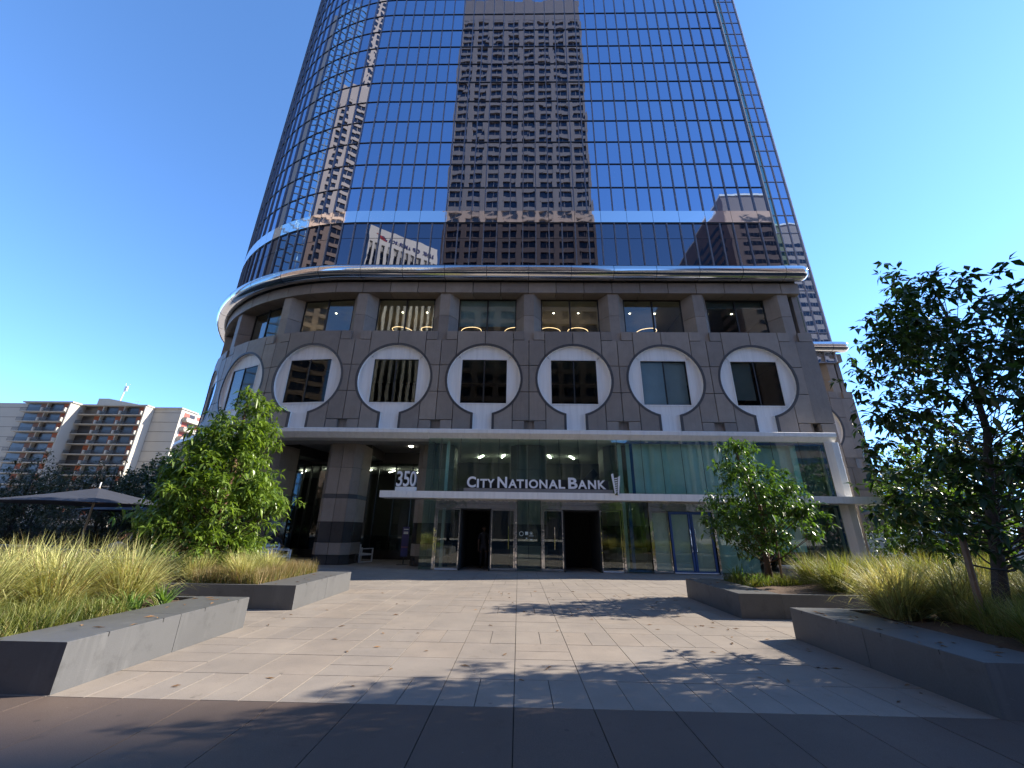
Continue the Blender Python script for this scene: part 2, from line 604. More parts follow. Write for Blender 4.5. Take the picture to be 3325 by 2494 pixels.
# ------------------------------------------------------------------ ground
g = MB()
g.add([(-900, -900, -0.03), (900, -900, -0.03), (900, 900, -0.03), (-900, 900, -0.03)], [(0, 1, 2, 3)])
tag(g.build('ground', M['ground_far']), kind='structure')

rng = random.Random(7)
CELL = 0.768
pl = MB().box(-60, 60, -30, 27.5, -0.028, -0.012)
plaza = tag(pl.build('plaza_paving', M['gap']), kind='structure')


def paving_stone(x0, x1, y0, y1, mat, name='paving_stone', mb=None):
    h = rng.uniform(-0.0012, 0.0012)
    e = 0.0045
    if mb is not None:
        mb.box(x0 + e, x1 - e, y0 + e, y1 - e, -0.011, h)
        return
    b = MB()
    b.box(x0 + e, x1 - e, y0 + e, y1 - e, -0.011, h)
    b.build(name, mat, plaza)


X0P, Y0P = -0.03, 4.68
cells = []
for j in range(0, 30):
    for i in range(-18, 18):
        x0 = X0P + i * CELL
        y0 = Y0P + j * CELL
        if y0 > 24.5:
            continue
        cells.append((i, j, x0, y0))
single = 0
rest = MB()
stones = []
for i, j, x0, y0 in cells:
    inside_l = x0 + CELL < -4.55 and (y0 + CELL < 7.7 or 9.15 < y0 + CELL < 12.2)
    x1, y1 = x0 + CELL, y0 + CELL
    r = j % 3
    if r == 0:
        parts = [(x0, x0 + CELL / 2, y0, y1), (x0 + CELL / 2, x1, y0, y1)]
    elif (i + (1 if j % 6 < 3 else 2) * 0 + j // 3) % 3 == 0:
        parts = [(x0, x1, y0, y0 + CELL / 2), (x0, x1, y0 + CELL / 2, y1)]
    else:
        parts = [(x0, x1, y0, y1)]
    for q in parts:
        d = math.hypot((q[0] + q[1]) / 2, q[2])
        vis = -6.9 < (q[0] + q[1]) / 2 < 6.9
        stones.append((d if vis else d + 100, q))
stones.sort(key=lambda a: a[0])
for k, (d, q) in enumerate(stones):
    if k < 275:
        paving_stone(*q, M['paving'])
    else:
        paving_stone(*q, None, mb=rest)
tag(rest.build('paving_stones', M['paving'], plaza), kind='stuff')
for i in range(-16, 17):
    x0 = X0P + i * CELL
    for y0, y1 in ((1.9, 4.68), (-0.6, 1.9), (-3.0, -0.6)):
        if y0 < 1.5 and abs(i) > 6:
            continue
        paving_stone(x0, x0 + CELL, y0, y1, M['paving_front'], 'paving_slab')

# ------------------------------------------------------------------ the office tower
S0, RC = -9.5, 13.6
D0 = 19.0


def W(s, d, z):
    if s >= S0:
        return (s, D0 - d, z)
    th = (S0 - s) / RC
    r = RC + d
    return (S0 - r * math.sin(th), D0 + RC - r * math.cos(th), z)


BAY = 4.61
C0 = -1.83
ZC, RR, RI = 8.84, 1.985, 1.87
SL, SR = -33.0, 15.24
KS = range(-6, 4)

tower = thing('office_tower', 'dark blue mirror glass office tower on a grey granite base with round windows', 'building')
flat_copies = []          # pieces of the two right-hand bays, repeated on the set-back wing


def keep(o, k):
    if k in (2, 3):
        flat_copies.append(o)
    return o


def slab(loop, k, d1=-0.25, mat='granite', d0=None, name='stone_slab'):
    d0 = rng.uniform(-0.004, 0.004) if d0 is None else d0
    b = MB().prism(loop, d0, d1, W)
    return keep(b.build(name, M[mat], tower), k)


G = 0.018
for k in KS:
    c = C0 + BAY * k
    for sg in (-1, 1):
        p = c + sg * BAY / 2
        f = lambda u, z, p=p, sg=sg: (p - sg * u, z)
        umin = 0.0
        last = (k == 3 and sg == 1)
        u0 = -(SR - p) if last else G
        for z0, z1 in ((6.66, 8.14), (8.14, 9.58), (9.58, 11.03)):
            zs = [z0 + G + (z1 - z0 - 2 * G) * t / 12 for t in range(13)]
            lp = [f(u0, z0 + G), ]
            for z in zs:
                dz = z - ZC
                ub = min(0.83 - G, BAY / 2 - math.sqrt(max(0.0, RR * RR - dz * dz)))
                lp.append(f(ub, z))
            lp.append(f(u0, z1 - G))
            slab(lp, k)
        if last:
            slab([f(u0, 6.66 + G), f(-G, 6.66 + G), f(-G, 11.03 - G), f(u0, 11.03 - G)], k, d0=0.006)
            slab([f(u0, 11.03 + G), f(-0.25, 11.03 + G), f(-0.25, 11.54), f(u0, 11.54)], k)
            slab([f(u0, 0.0), f(-0.25, 0.0), f(-0.25, 6.66 - G), f(u0, 6.66 - G)], k)
        slab([f(0.25, 6.0), f(0.83 - G, 6.0), f(0.83 - G, 6.66 - G), f(0.25, 6.66 - G)], k)
        slab([f(0.25, 11.03 + G), f(0.83 - G, 11.03 + G), f(0.83 - G, 11.54), f(0.25, 11.54)], k, d1=-0.7)
        g2 = lambda dx, z, c=c, sg=sg: (c + sg * dx, z)
        lp = [g2(1.475 - G, 6.0)] + [g2(0.585, 6.0)]
        for t in range(9):
            dx = 0.585 + (1.475 - G - 0.585) * t / 8
            lp.append(g2(dx, ZC - math.sqrt(RR * RR - dx * dx)))
        slab(lp, k)
        lp = [g2(1.475 - G, 11.54), g2(G, 11.54)]
        for t in range(13):
            dx = G + (1.475 - 2 * G) * t / 12
            lp.append(g2(dx, ZC + math.sqrt(RR * RR - dx * dx)))
        slab(lp, k, d1=-0.25)
        # notch back stone
        slab([f(0.0, 6.0), f(0.25, 6.0), f(0.25, 6.66), f(0.0, 6.66)], k, d0=-0.2, d1=-0.24, mat='granite', name='notch_stone')
    # sill behind the ledge
    b = MB().strip(c - 1.5, c + 1.5, [(-0.25, 11.50), (-0.25, 11.53), (-0.75, 11.53), (-0.75, 11.50)], W)
    keep(b.build('sill', M['granite_dark'], tower), k)
    # ---- round window
    rw = MB()
    n = 48
    a0 = math.asin(0.465 / RI)
    an = [-math.pi / 2 + a0 + (2 * math.pi - 2 * a0) * i / n for i in range(n + 1)]
    inn = [(c + RI * math.cos(a), ZC + RI * math.sin(a)) for a in an]
    a1 = math.asin(0.585 / RR)
    an2 = [-math.pi / 2 + a1 + (2 * math.pi - 2 * a1) * i / n for i in range(n + 1)]
    out = [(c + RR * math.cos(a), ZC + RR * math.sin(a)) for a in an2]
    inn = [(c + 0.465, 6.0)] + inn + [(c - 0.465, 6.0)]
    out = [(c + 0.585, 6.0)] + out + [(c - 0.585, 6.0)]
    for i in range(len(inn) - 1):
        q = [W(inn[i][0], 0.012, inn[i][1]), W(inn[i + 1][0], 0.012, inn[i + 1][1]), W(out[i + 1][0], 0.012, out[i + 1][1]), W(out[i][0], 0.012, out[i][1]),
             W(inn[i][0], -0.05, inn[i][1]), W(inn[i + 1][0], -0.05, inn[i + 1][1]), W(out[i + 1][0], -0.05, out[i + 1][1]), W(out[i][0], -0.05, out[i][1])]
        rw.add(q, [(0, 1, 2, 3), (0, 4, 5, 1), (3, 2, 6, 7)])
    rwo = rw.build('round_window', M['granite_dark'], tower)
    keep(rwo, k)
    rim = MB()
    for i in range(len(inn) - 1):
        q = [W(inn[i][0], -0.045, inn[i][1]), W(inn[i + 1][0], -0.045, inn[i + 1][1]), W(inn[i + 1][0], -0.26, inn[i + 1][1]), W(inn[i][0], -0.26, inn[i][1])]
        rim.add(q, [(0, 1, 2, 3)])
    rim.build('rim', M['white_panel'], rwo)
    sq = {'r': 1.23, 't': 1.16, 'b': -1.34}
    cor = [(sq['r'], sq['t']), (-sq['r'], sq['t']), (-sq['r'], sq['b']), (sq['r'], sq['b'])]
    ang = [math.atan2(y, x) for x, y in cor]
    for i in range(4):
        A, B = cor[i], cor[(i + 1) % 4]
        a_, b_ = ang[i], ang[(i + 1) % 4]
        while b_ < a_:
            b_ += 2 * math.pi
        e = 0.008
        lp = []
        for t in range(15):
            th = a_ + e + (b_ - a_ - 2 * e) * t / 14
            lp.append((c + RI * math.cos(th), ZC + RI * math.sin(th)))
        tx, tz = B[0] - A[0], B[1] - A[1]
        L = math.hypot(tx, tz)
        lp.append((c + B[0] - tx / L * 0.012, ZC + B[1] - tz / L * 0.012))
        lp.append((c + A[0] + tx / L * 0.012, ZC + A[1] + tz / L * 0.012))
        MB().prism(lp, -0.15, -0.2, W).build('panel', M['white_panel'], rwo)
    MB().prism([(c - 0.465, 6.0), (c + 0.465, 6.0), (c + 0.465, 6.99), (c - 0.465, 6.99)], -0.10, -0.2, W).build('neck_panel', M['white_panel'], rwo)
    fr = MB()
    for x0, x1, z0, z1 in ((-1.23, 1.23, 1.09, 1.16), (-1.23, 1.23, -1.34, -1.27), (-1.23, -1.165, -1.27, 1.09), (1.165, 1.23, -1.27, 1.09)):
        fr.box(c + x0, c + x1, -0.22, -0.125, ZC + z0, ZC + z1, W=W)
    fr.build('frame', M['alu'], rwo)
    fm = MB().box(c - 0.03, c + 0.03, -0.21, -0.155, ZC - 1.27, ZC + 1.09, W=W)
    for x0, x1, z0, z1 in ((-1.165, 1.165, 1.06, 1.09), (-1.165, 1.165, -1.27, -1.245), (-1.165, -1.14, -1.245, 1.06), (1.14, 1.165, -1.245, 1.06)):
        fm.box(c + x0, c + x1, -0.21, -0.165, ZC + z0, ZC + z1, W=W)
    fm.build('mullion', M['black'], rwo)
    for x0, x1 in ((-1.14, -0.03), (0.03, 1.14)):
        MB().box(c + x0, c + x1, -0.20, -0.185, ZC - 1.245, ZC + 1.06, W=W).build('pane', M['win_glass'], rwo)
    if k == 2:
        MB().box(c - 1.14, c + 1.14, -0.32, -0.30, ZC - 1.27, ZC + 1.06, W=W).build('blind', M['blind_blue'], rwo)
    if k == 3:
        MB().box(c - 1.14, c - 0.1, -0.32, -0.30, ZC - 0.95, ZC + 1.06, W=W).build('blind', M['blind_dark'], rwo)
    # ---- upper window of this bay
    uw = MB()
    wz0, wz1, ws = 11.53, 13.93, 1.62
    for x0, x1, z0, z1 in ((-ws, ws, wz1 - 0.06, wz1), (-ws, ws, wz0, wz0 + 0.05), (-ws, -ws + 0.06, wz0, wz1), (ws - 0.06, ws, wz0, wz1), (-0.04, 0.04, wz0, wz1)):
        uw.box(c + x0, c + x1, -0.78, -0.70, z0, z1, W=W)
    uwo = keep(uw.build('upper_window', M['black'], tower), k)
    for x0, x1 in ((-ws + 0.06, -0.04), (0.04, ws - 0.06)):
        MB().box(c + x0, c + x1, -0.752, -0.74, wz0 + 0.05, wz1 - 0.06, W=W).build('pane', M['upper_glass'], uwo)
    if k == 0:
        MB().box(c - ws + 0.06, c + ws - 0.06, -0.86, -0.84, 12.25, wz1, W=W).build('blind', M['blind'], uwo)
    if k == 3:
        MB().box(c - ws + 0.06, c + ws - 0.06, -0.86, -0.84, 13.45, wz1, W=W).build('blind', M['blind_dark'], uwo)
# piers of the upper windows
for k in range(-7, 4):
    p = C0 + BAY * k + BAY / 2
    for z0, z1 in ((11.06, 12.55), (12.57, 13.93)):
        b = MB()
        sec = [(-0.69, -0.78), (-0.69, -0.68), (-0.27, -0.10), (0.27, -0.10), (0.69, -0.68), (0.69, -0.78)]
        n = len(sec)
        vs_ = [W(p + u, d, z) for z in (z0, z1) for u, d in sec]
        b.add(vs_, [tuple(range(n)), tuple(range(2 * n - 1, n - 1, -1))] + [(i, (i + 1) % n, (i + 1) % n + n, i + n) for i in range(n)])
        keep(b.build('pier_stone', M['granite'], tower), k if k != 1 else 2)
# lintel course and cornice tube
s = -4.17 - 1.537 * 19
i = 0
while s < SR - 0.05:
    e = min(s + 1.537, SR)
    b = MB().strip(s + G, e - (G if e < SR else 0), [(0.0, 13.94), (0.0, 14.58), (-0.3, 14.58), (-0.3, 14.02), (-0.8, 14.02), (-0.8, 13.94)], W)
    keep(b.build('stone_slab', M['granite'], tower), 2 if s > 5.0 else 0)
    s = e
b = MB().strip(SL, SR - 0.1, [(-0.05, 14.585), (-0.05, 15.3), (-0.4, 15.3), (-0.4, 14.585)], W)
keep(b.build('cornice_gap', M['black'], tower), 0)
s = -4.17 - 2.31 * 13
while s < SR:
    e = min(s + 2.31, 15.2)
    n = 6 if s < S0 else 1
    pts = [W(s + 0.008 + (e - s - 0.016) * t / n, 0.28, 15.02) for t in range(n + 1)]
    rad = [0.43] * (n + 1)
    if e >= 15.19:
        for dx, rr in ((0.16, 0.42), (0.28, 0.37), (0.37, 0.27), (0.42, 0.12), (0.43, 0.01)):
            pts.append((15.2 + dx, D0 - 0.28, 15.02))
            rad.append(rr)
    jn = MB()
    A_, B_ = W(s - 0.012, 0.28, 15.02), W(s + 0.012, 0.28, 15.02)
    jn.tube([A_, B_], 0.434, 32)
    keep(jn.build('cornice_joint', M['black'], tower), 2 if s > 5.2 else 0)
    o = MB().tube(pts, rad, 32, cap=False).build('cornice_tube', M['tube'], tower, smooth=True)
    keep(o, 2 if s > 5.2 else 0)
    s = e if e < 15.19 else 99

# ---- curtain wall
PW = BAY / 6
NR, NL = 25, 36                                   # columns right / left of the -4.5 mullion
cols = [-4.50 + PW * i for i in range(-NL, NR + 1)]
rows = [15.46, 18.70, 19.60] + [21.45 + 1.917 * i for i in range(27)]
ZTOP = rows[-1]
prng = random.Random(3)
extra = {'pane': MB(), 'pane_low': MB()}


def pane_box(mb, s0, s1, z0, z1, Wf, amp=0.0011):
    q = [prng.uniform(-amp, amp) for _ in range(4)]
    p = [Wf(s0, q[0], z0), Wf(s1, q[1], z0), Wf(s1, q[2], z1), Wf(s0, q[3], z1),
         Wf(s0, q[0] - 0.02, z0), Wf(s1, q[1] - 0.02, z0), Wf(s1, q[2] - 0.02, z1), Wf(s0, q[3] - 0.02, z1)]
    mb.add(p, [(0, 1, 2, 3), (7, 6, 5, 4), (4, 5, 1, 0), (3, 2, 6, 7), (5, 6, 2, 1), (4, 0, 3, 7)])


for r in range(len(rows) - 1):
    if r == 1:
        continue
    for ci in range(len(cols) - 1):
        s0, s1 = cols[ci], cols[ci + 1]
        mk = 'pane_low' if r == 0 else 'pane'
        own = s0 > -23.0 and r <= 6
        if own:
            b = MB()
            pane_box(b, s0 + 0.02, s1 - 0.02, rows[r] + 0.02, rows[r + 1] - 0.02, W)
            b.build('window_pane', M[mk], tower)
        else:
            pane_box(extra[mk], s0 + 0.02, s1 - 0.02, rows[r] + 0.02, rows[r + 1] - 0.02, W)
# bright metal band, one panel to two panes
for ci in range(0, len(cols) - 1, 1):
    if cols[ci] >= S0 and (ci % 2):
        continue
    s0 = cols[ci]
    s1 = cols[min(ci + (2 if s0 >= S0 else 1), len(cols) - 1)]
    b = MB()
    q = [prng.uniform(-0.004, 0.004) for _ in range(4)]
    z0, z1 = 18.74, 19.58
    p = [W(s0 + 0.01, 0.07 + q[0], z0), W(s1 - 0.01, 0.07 + q[1], z0), W(s1 - 0.01, 0.07 + q[2], z1), W(s0 + 0.01, 0.07 + q[3], z1),
         W(s0 + 0.01, 0.0, z0), W(s1 - 0.01, 0.0, z0), W(s1 - 0.01, 0.0, z1), W(s0 + 0.01, 0.0, z1)]
    b.add(p, [(0, 1, 2, 3), (7, 6, 5, 4), (4, 5, 1, 0), (3, 2, 6, 7), (5, 6, 2, 1), (4, 0, 3, 7)])
    b.build('band_panel', M['band'], tower)
for ci, s0 in enumerate(cols):
    b = MB()
    for lo, hi in ((rows[0], 18.69), (19.6, ZTOP)):
        b.box(s0 - 0.029, s0 - 0.007, -0.05, 0.075, lo, hi, W=W)
        b.box(s0 + 0.007, s0 + 0.029, -0.05, 0.075, lo, hi, W=W)
        b.box(s0 - 0.007, s0 + 0.007, -0.05, 0.05, lo, hi, W=W)
    b.build('mullion', M['mullion'], tower)
for r in range(3, len(rows)):
    b = MB().strip(cols[0], cols[-1], [(0.035, rows[r] - 0.036), (0.035, rows[r] + 0.036), (-0.06, rows[r] + 0.036), (-0.06, rows[r] - 0.036)], W, step=PW)
    b.build('transom', M['transom'], tower)
b = MB().strip(cols[0], cols[-1], [(0.03, 18.66), (0.03, 18.745), (-0.06, 18.745), (-0.06, 18.66)], W, step=PW)
b.strip(cols[0], cols[-1], [(0.012, 17.60), (0.012, 17.615), (-0.03, 17.615), (-0.03, 17.60)], W, step=PW)
b.build('transom', M['transom'], tower)
cx = cols[-1]
MB().box(cx + 0.03, cx + 0.09, D0 - 0.10, D0 + 0.3, 17.9, ZTOP).build('corner_strip', M['alu'], tower)
# unseen solid body that blocks light behind the glass, right flank and set-back wing
light_block = MB().strip(SL, cx, [(-0.07, 15.3), (-0.07, ZTOP), (-9.0, ZTOP), (-9.0, 15.3)], W, step=0.5)
light_block.box(S0, cx, D0 + 9.0, D0 + 26, 15.3, ZTOP)
light_block.build('light_block', M['int_dark'], tower)
fl = MB()
fl.box(SR - 0.3, SR, D0 + 0.3, D0 + 9.1, 0, 14.5)
fl.box(cx + 0.05, cx + 0.12, D0 + 0.35, D0 + 9.1, 14.5, ZTOP)
fl.build('flank_wall', M['granite'], tower)
OFF = (9.2, 9.2)


def WB(s, d, z):
    return (s + OFF[0], D0 + OFF[1] - d, z)


te = MB()
sb_rows = [15.46 - 1.6] + [15.46 + 1.917 * i + 0.9 for i in range(-1, 29)]
sb_cols = [cols[-1] - PW * i for i in range(0, 8)]
sb_m = MB()
for zi in range(len(sb_rows) - 1):
    for ci in range(len(sb_cols) - 1):
        tgt = te if ci >= 2 else extra['pane']
        pane_box(tgt, sb_cols[ci + 1] + 0.02, sb_cols[ci] - 0.02, sb_rows[zi] + 0.02, sb_rows[zi + 1] - 0.02, WB)
for z in sb_rows:
    sb_m.box(sb_cols[-1], sb_cols[0], -0.05, 0.04, z - 0.04, z + 0.04, W=WB)
for s_ in sb_cols:
    sb_m.box(s_ - 0.04, s_ + 0.04, -0.06, 0.075, sb_rows[0], sb_rows[-1], W=WB)
sb_m.build('set_back_mullions', M['mullion'], tower)
MB().box(sb_cols[0] + 0.04, sb_cols[0] + 0.11, -9.0, 0.08, 13.9, sb_rows[-1], W=WB).build('corner_strip', M['alu'], tower)
MB().box(sb_cols[-1] - 2, sb_cols[0] - 0.05, -15, -0.07, 14.0, sb_rows[-1], W=WB).build('light_block', M['int_dark'], tower)
tag(te.build('teal_panes', M['pane_teal'], tower), kind='stuff')
for mk, nm in (('pane', 'window_panes'), ('pane_low', 'window_panes_low')):
    tag(extra[mk].build(nm, M[mk], tower), kind='stuff')
for o in flat_copies:
    c2 = copy_tree(o, tower)
    c2.location = (OFF[0], OFF[1], 0.0)
for zi, (z0, z1) in enumerate(((0.0, 1.5), (1.5, 3.0), (3.0, 4.5), (4.5, 6.0))):
    for xi in range(6):
        x0 = 15.24 + xi * 1.537
        MB().box(x0 + G, min(x0 + 1.537, 24.44) - G, D0 + OFF[1] - rng.uniform(0, 0.006), D0 + OFF[1] + 0.3, z0 + G, z1 - G).build('stone_slab', M['granite'], tower)
MB().box(SR + 9.2 - 0.3, SR + 9.2, D0 + 9.6, D0 + 24, 0, 14.5).build('flank_wall', M['granite'], tower)

# ---- interiors behind the stone base
it = MB()
it.strip(SL, SR - 0.32, [(-0.3, 10.9), (-0.3, 11.0), (-6.5, 11.0), (-6.5, 10.9)], W)
it.build('ceiling', M['int_ceiling'], tower)
it = MB().strip(SL, SR - 0.32, [(-0.80, 14.05), (-0.80, 14.2), (-7.5, 14.2), (-7.5, 14.05)], W)
it.build('ceiling', M['upper_ceiling'], tower)
it = MB().strip(SL, SR - 0.32, [(-0.3, 6.7), (-0.3, 6.85), (-6.5, 6.85), (-6.5, 6.7)], W)
it.strip(SL, SR - 0.32, [(-0.8, 11.3), (-0.8, 11.45), (-7.5, 11.45), (-7.5, 11.3)], W)
it.build('floor_slab', M['int_floor'], tower)
it = MB().strip(SL, SR - 0.32, [(-6.4, 6.85), (-6.4, 10.9), (-6.5, 10.9), (-6.5, 6.85)], W)
it.build('back_wall', M['int_dark'], tower)
it = MB().strip(SL, SR - 0.32, [(-7.4, 11.45), (-7.4, 14.05), (-7.5, 14.05), (-7.5, 11.45)], W)
it.build('back_wall', M['upper_wall'], tower)
for k in KS:
    p = C0 + BAY * k + BAY / 2
    if k in (-4, -1, 2):
        MB().box(p - 0.06, p + 0.06, -6.4, -0.85, 11.45, 14.05, W=W).build('partition', M['int_wall'], tower)
    if k in (-3, -1, 1):
        MB().box(p - 0.06, p + 0.06, -6.3, -0.35, 6.85, 10.9, W=W).build('partition', M['int_dark'], tower)

# ---- white fascia over the entrance storey
s = -4.2 - 2.33 * 12
FP = [(0.0, 6.03), (0.86, 6.0), (0.90, 5.97), (0.90, 5.80), (0.67, 5.56), (0.0, 5.56)]
while s < 14.4:
    e = min(s + 2.33, 14.44)
    MB().strip(s + 0.006, e - 0.006, FP, W).build('fascia_panel', M['alu'], tower)
    s = e
po = MB()
sec = [(13.90, 18.33), (14.12, 18.10), (14.40, 18.10), (14.44, 18.14), (14.44, 18.8), (13.90, 18.8)]
n = len(sec)
po.add([(x, y, z) for z in (0.0, 5.55) for x, y in sec], [tuple(range(n)), tuple(range(2 * n - 1, n - 1, -1))] + [(i, (i + 1) % n, (i + 1) % n + n, i + n) for i in range(n)])
po.build('fascia_post', M['alu'], tower)

# ---- ground floor columns (octagons faced with stone)
for k in range(-7, 4):
    p = C0 + BAY * k + BAY / 2
    if k < -5:
        continue
    col = MB()
    oct_ = [(-0.58, 0.0), (0.0, 0.0), (0.58, 0.0), (0.88, 0.36), (0.88, 1.6), (0.58, 2.0), (-0.58, 2.0), (-0.88, 1.6), (-0.88, 0.36)]
    inner = [(x * 0.94, 1 + (y - 1) * 0.94) for x, y in oct_]
    n = len(inner)
    col.add([W(p + x, -0.72 - y, z) for z in (0, 5.9) for x, y in inner], [tuple(range(n)), tuple(range(2 * n - 1, n - 1, -1))] + [(i, (i + 1) % n, (i + 1) % n + n, i + n) for i in range(n)])
    co = col.build('column', M['gap'], tower)
    for z0, z1, mt in ((0.0, 0.42, 'granite_polished'), (0.42, 0.95, 'granite'), (0.95, 1.86, 'granite_polished'), (1.86, 2.93, 'granite'), (2.93, 3.12, 'granite_dark'), (3.12, 4.39, 'granite'), (4.39, 5.6, 'granite')):
        for i in range(n):
            (xa, ya), (xb, yb) = oct_[i], oct_[(i + 1) % n]
            if ya >= 1.5 and yb >= 1.5:
                continue
            L = math.hypot(xb - xa, yb - ya)
            tx, ty = (xb - xa) / L, (yb - ya) / L
            ga = 0.012
            A = (xa + tx * ga, ya + ty * ga)
            B = (xb - tx * ga, yb - ty * ga)
            nx, ny = -ty, tx
            A2 = (A[0] + nx * 0.05, A[1] + ny * 0.05)
            B2 = (B[0] + nx * 0.05, B[1] + ny * 0.05)
            vv = [W(p + q[0], -0.72 - q[1], z) for z in (z0 + 0.008, z1 - 0.008) for q in (A, B, B2, A2)]
            MB().add(vv, [(0, 1, 2, 3), (7, 6, 5, 4), (0, 4, 5, 1), (1, 5, 6, 2), (2, 6, 7, 3), (3, 7, 4, 0)]).build('column_stone', M[mt], co)

# ---- portico on the left: soffit, beams, set-back glass wall
sf = MB().strip(SL, -4.2, [(0.66, 5.57), (0.66, 5.9), (-1.0, 5.9), (-1.0, 5.57)], W)
sf.build('soffit', M['soffit'], tower)
sf = MB().strip(SL, -4.2, [(-1.0, 5.85), (-1.0, 6.0), (-9.0, 6.0), (-9.0, 5.85)], W)
sf.build('coffer_ceiling', M['soffit'], tower)
for k in range(-6, -1):
    p = C0 + BAY * k + BAY / 2
    MB().box(p - 0.75, p + 0.75, -5.0, -1.0, 5.30, 5.85, W=W).build('beam', M['granite_dark'], tower)
MB().strip(SL, -4.2, [(-4.7, 5.2), (-4.7, 5.86), (-5.0, 5.86), (-5.0, 5.2)], W).build('beam', M['granite_dark'], tower)
gs = -4.2
pw = 1.02
i = 0
while gs > SL + 6:
    MB().box(gs - pw + 0.02, gs - 0.02, -4.86, -4.845, 0.45, 5.2, W=W).build('portico_pane', M['dark_glass'], tower)
    MB().box(gs - 0.025, gs + 0.025, -4.95, -4.80, 0.0, 5.2, W=W).build('portico_mullion', M['black'], tower)
    gs -= pw
MB().strip(SL, -4.2, [(-4.80, 0.0), (-4.80, 0.45), (-4.95, 0.45), (-4.95, 0.0)], W).build('portico_kerb', M['granite_polished'], tower)
it = MB().strip(SL, -4.3, [(-9.0, 0.0), (-9.0, 5.2), (-9.1, 5.2), (-9.1, 0.0)], W)
it.build('back_wall', M['int_dark'], tower)
MB().box(-18.0, -4.3, 30.5, 30.8, 0, 5.8).build('back_wall', M['int_dark'], tower)
it = MB().strip(SL, -4.3, [(-4.9, 5.1), (-4.9, 5.5), (-9.0, 5.5), (-9.0, 5.1)], W)
it.build('ceiling', M['int_ceiling'], tower)
it = MB().strip(SL, -4.3, [(-4.96, 0.45), (-4.96, 1.25), (-5.0, 1.25), (-5.0, 0.45)], W)
it.build('low_screen', M['blind_dark'], tower)

# ---- glazed entrance box
GY = 18.30
xs_up = [-4.19, -3.59, -2.69, -1.80, -0.92, -0.04, 0.95, 1.83, 2.71, 3.59, 4.48, 5.59, 6.49, 7.40, 8.32, 9.22, 10.35, 11.5, 12.77, 13.9]
for a, b_ in zip(xs_up[:-1], xs_up[1:]):
    MB().box(a + 0.008, b_ - 0.008, GY, GY + 0.014, 3.12, 5.6).build('entrance_pane', M['lobby_glass'], tower)
    MB().box(b_ - 0.008, b_ + 0.008, GY + 0.002, GY + 0.02, 3.12, 5.6).build('glass_joint', M['black'], tower)
for y0 in (GY, GY + 0.7):
    MB().box(-4.197, -4.183, y0 + 0.02, y0 + 0.69, 0.0, 5.56).build('entrance_pane', M['lobby_glass'], tower)
MB().box(-3.42, -3.30, GY + 0.5, GY + 0.7, 0.0, 5.56).build('glass_fin', M['film'], tower)
lows = [(-4.19, -3.65, 'lobby_glass'), (-0.04, 0.95, 'lobby_glass'), (4.55, 5.6, 'lobby_glass'), (8.45, 9.5, 'lobby_glass'), (9.5, 10.6, 'lobby_glass'), (10.6, 11.7, 'lobby_glass'), (11.7, 12.8, 'lobby_glass'), (12.8, 13.9, 'lobby_glass')]
for a, b_, mt in lows:
    MB().box(a + 0.01, b_ - 0.01, GY, GY + 0.014, 0.03, 2.83).build('entrance_pane', M[mt], tower)
for a, b_ in ((-3.64, -0.06), (0.98, 4.52), (5.63, 8.42)):
    h = MB().box(a, b_, GY - 0.05, GY + 0.12, 2.47, 2.66).box(a, b_, GY - 0.09, GY + 0.12, 2.665, 2.83)
    h.build('door_header', M['steel'], tower)
    for x in (a, b_ - 0.085):
        MB().box(x, x + 0.085, GY - 0.06, GY + 0.12, 0.0, 2.47).build('door_post', M['steel'], tower)


def door(x0, x1, fr='steel', film=None, handle=None, w=0.045):
    f = MB()
    f.box(x0, x1, GY + 0.0, GY + 0.05, 0.02, 0.11)
    f.box(x0, x1, GY + 0.0, GY + 0.05, 2.46 - w * 1.2, 2.46)
    f.box(x0, x0 + w, GY + 0.0, GY + 0.05, 0.11, 2.46 - w * 1.2)
    f.box(x1 - w, x1, GY + 0.0, GY + 0.05, 0.11, 2.46 - w * 1.2)
    d = f.build('door', M[fr], tower)
    MB().box(x0 + w, x1 - w, GY + 0.02, GY + 0.032, 0.11, 2.46 - w * 1.2).build('pane', M['door_glass'], d)
    if film:
        MB().box(x0 + w, x1 - w, GY + 0.06, GY + 0.07, 0.11, 2.46 - w * 1.2).build('paper_cover', M[film], d)
    if handle is not None:
        hb = MB().tube([(handle, GY - 0.07, 0.85), (handle, GY - 0.07, 1.75)], 0.016, 8)
        for z in (0.95, 1.65):
            hb.tube([(handle, GY - 0.07, z), (handle, GY + 0.01, z)], 0.01, 6)
        hb.build('handle', M['steel'], d)
    return d


door(-3.55, -2.53)
door(-1.18, -0.16, handle=-0.42)
door(1.07, 1.92, handle=1.55)
door(3.52, 4.42)
door(5.73, 6.46, film='film_pale')
door(6.50, 7.39, 'tape', 'film', 7.30, 0.09)
door(7.41, 8.30, 'tape', 'film_pale', 7.50, 0.09)
for a, b_ in ((-2.51, -1.2), (1.94, 3.5)):
    v = MB()
    v.box(a, a + 0.04, GY - 0.08, GY + 2.4, 0, 2.47)
    v.box(b_ - 0.04, b_, GY - 0.08, GY + 2.4, 0, 2.47)
    v.box(a, b_, GY + 2.4, GY + 2.45, 0, 2.47)
    v.box(a + 0.04, b_ - 0.04, GY - 0.06, GY + 2.4, 2.42, 2.46)
    v.build('vestibule', M['int_dark'], tower)
for a, b_ in ((-3.5, -2.55), (3.55, 4.4), (6.5, 8.3)):
    MB().box(a, b_, GY - 0.02, GY - 0.003, 0.02, 0.06).build('threshold', M['white_metal'], tower)
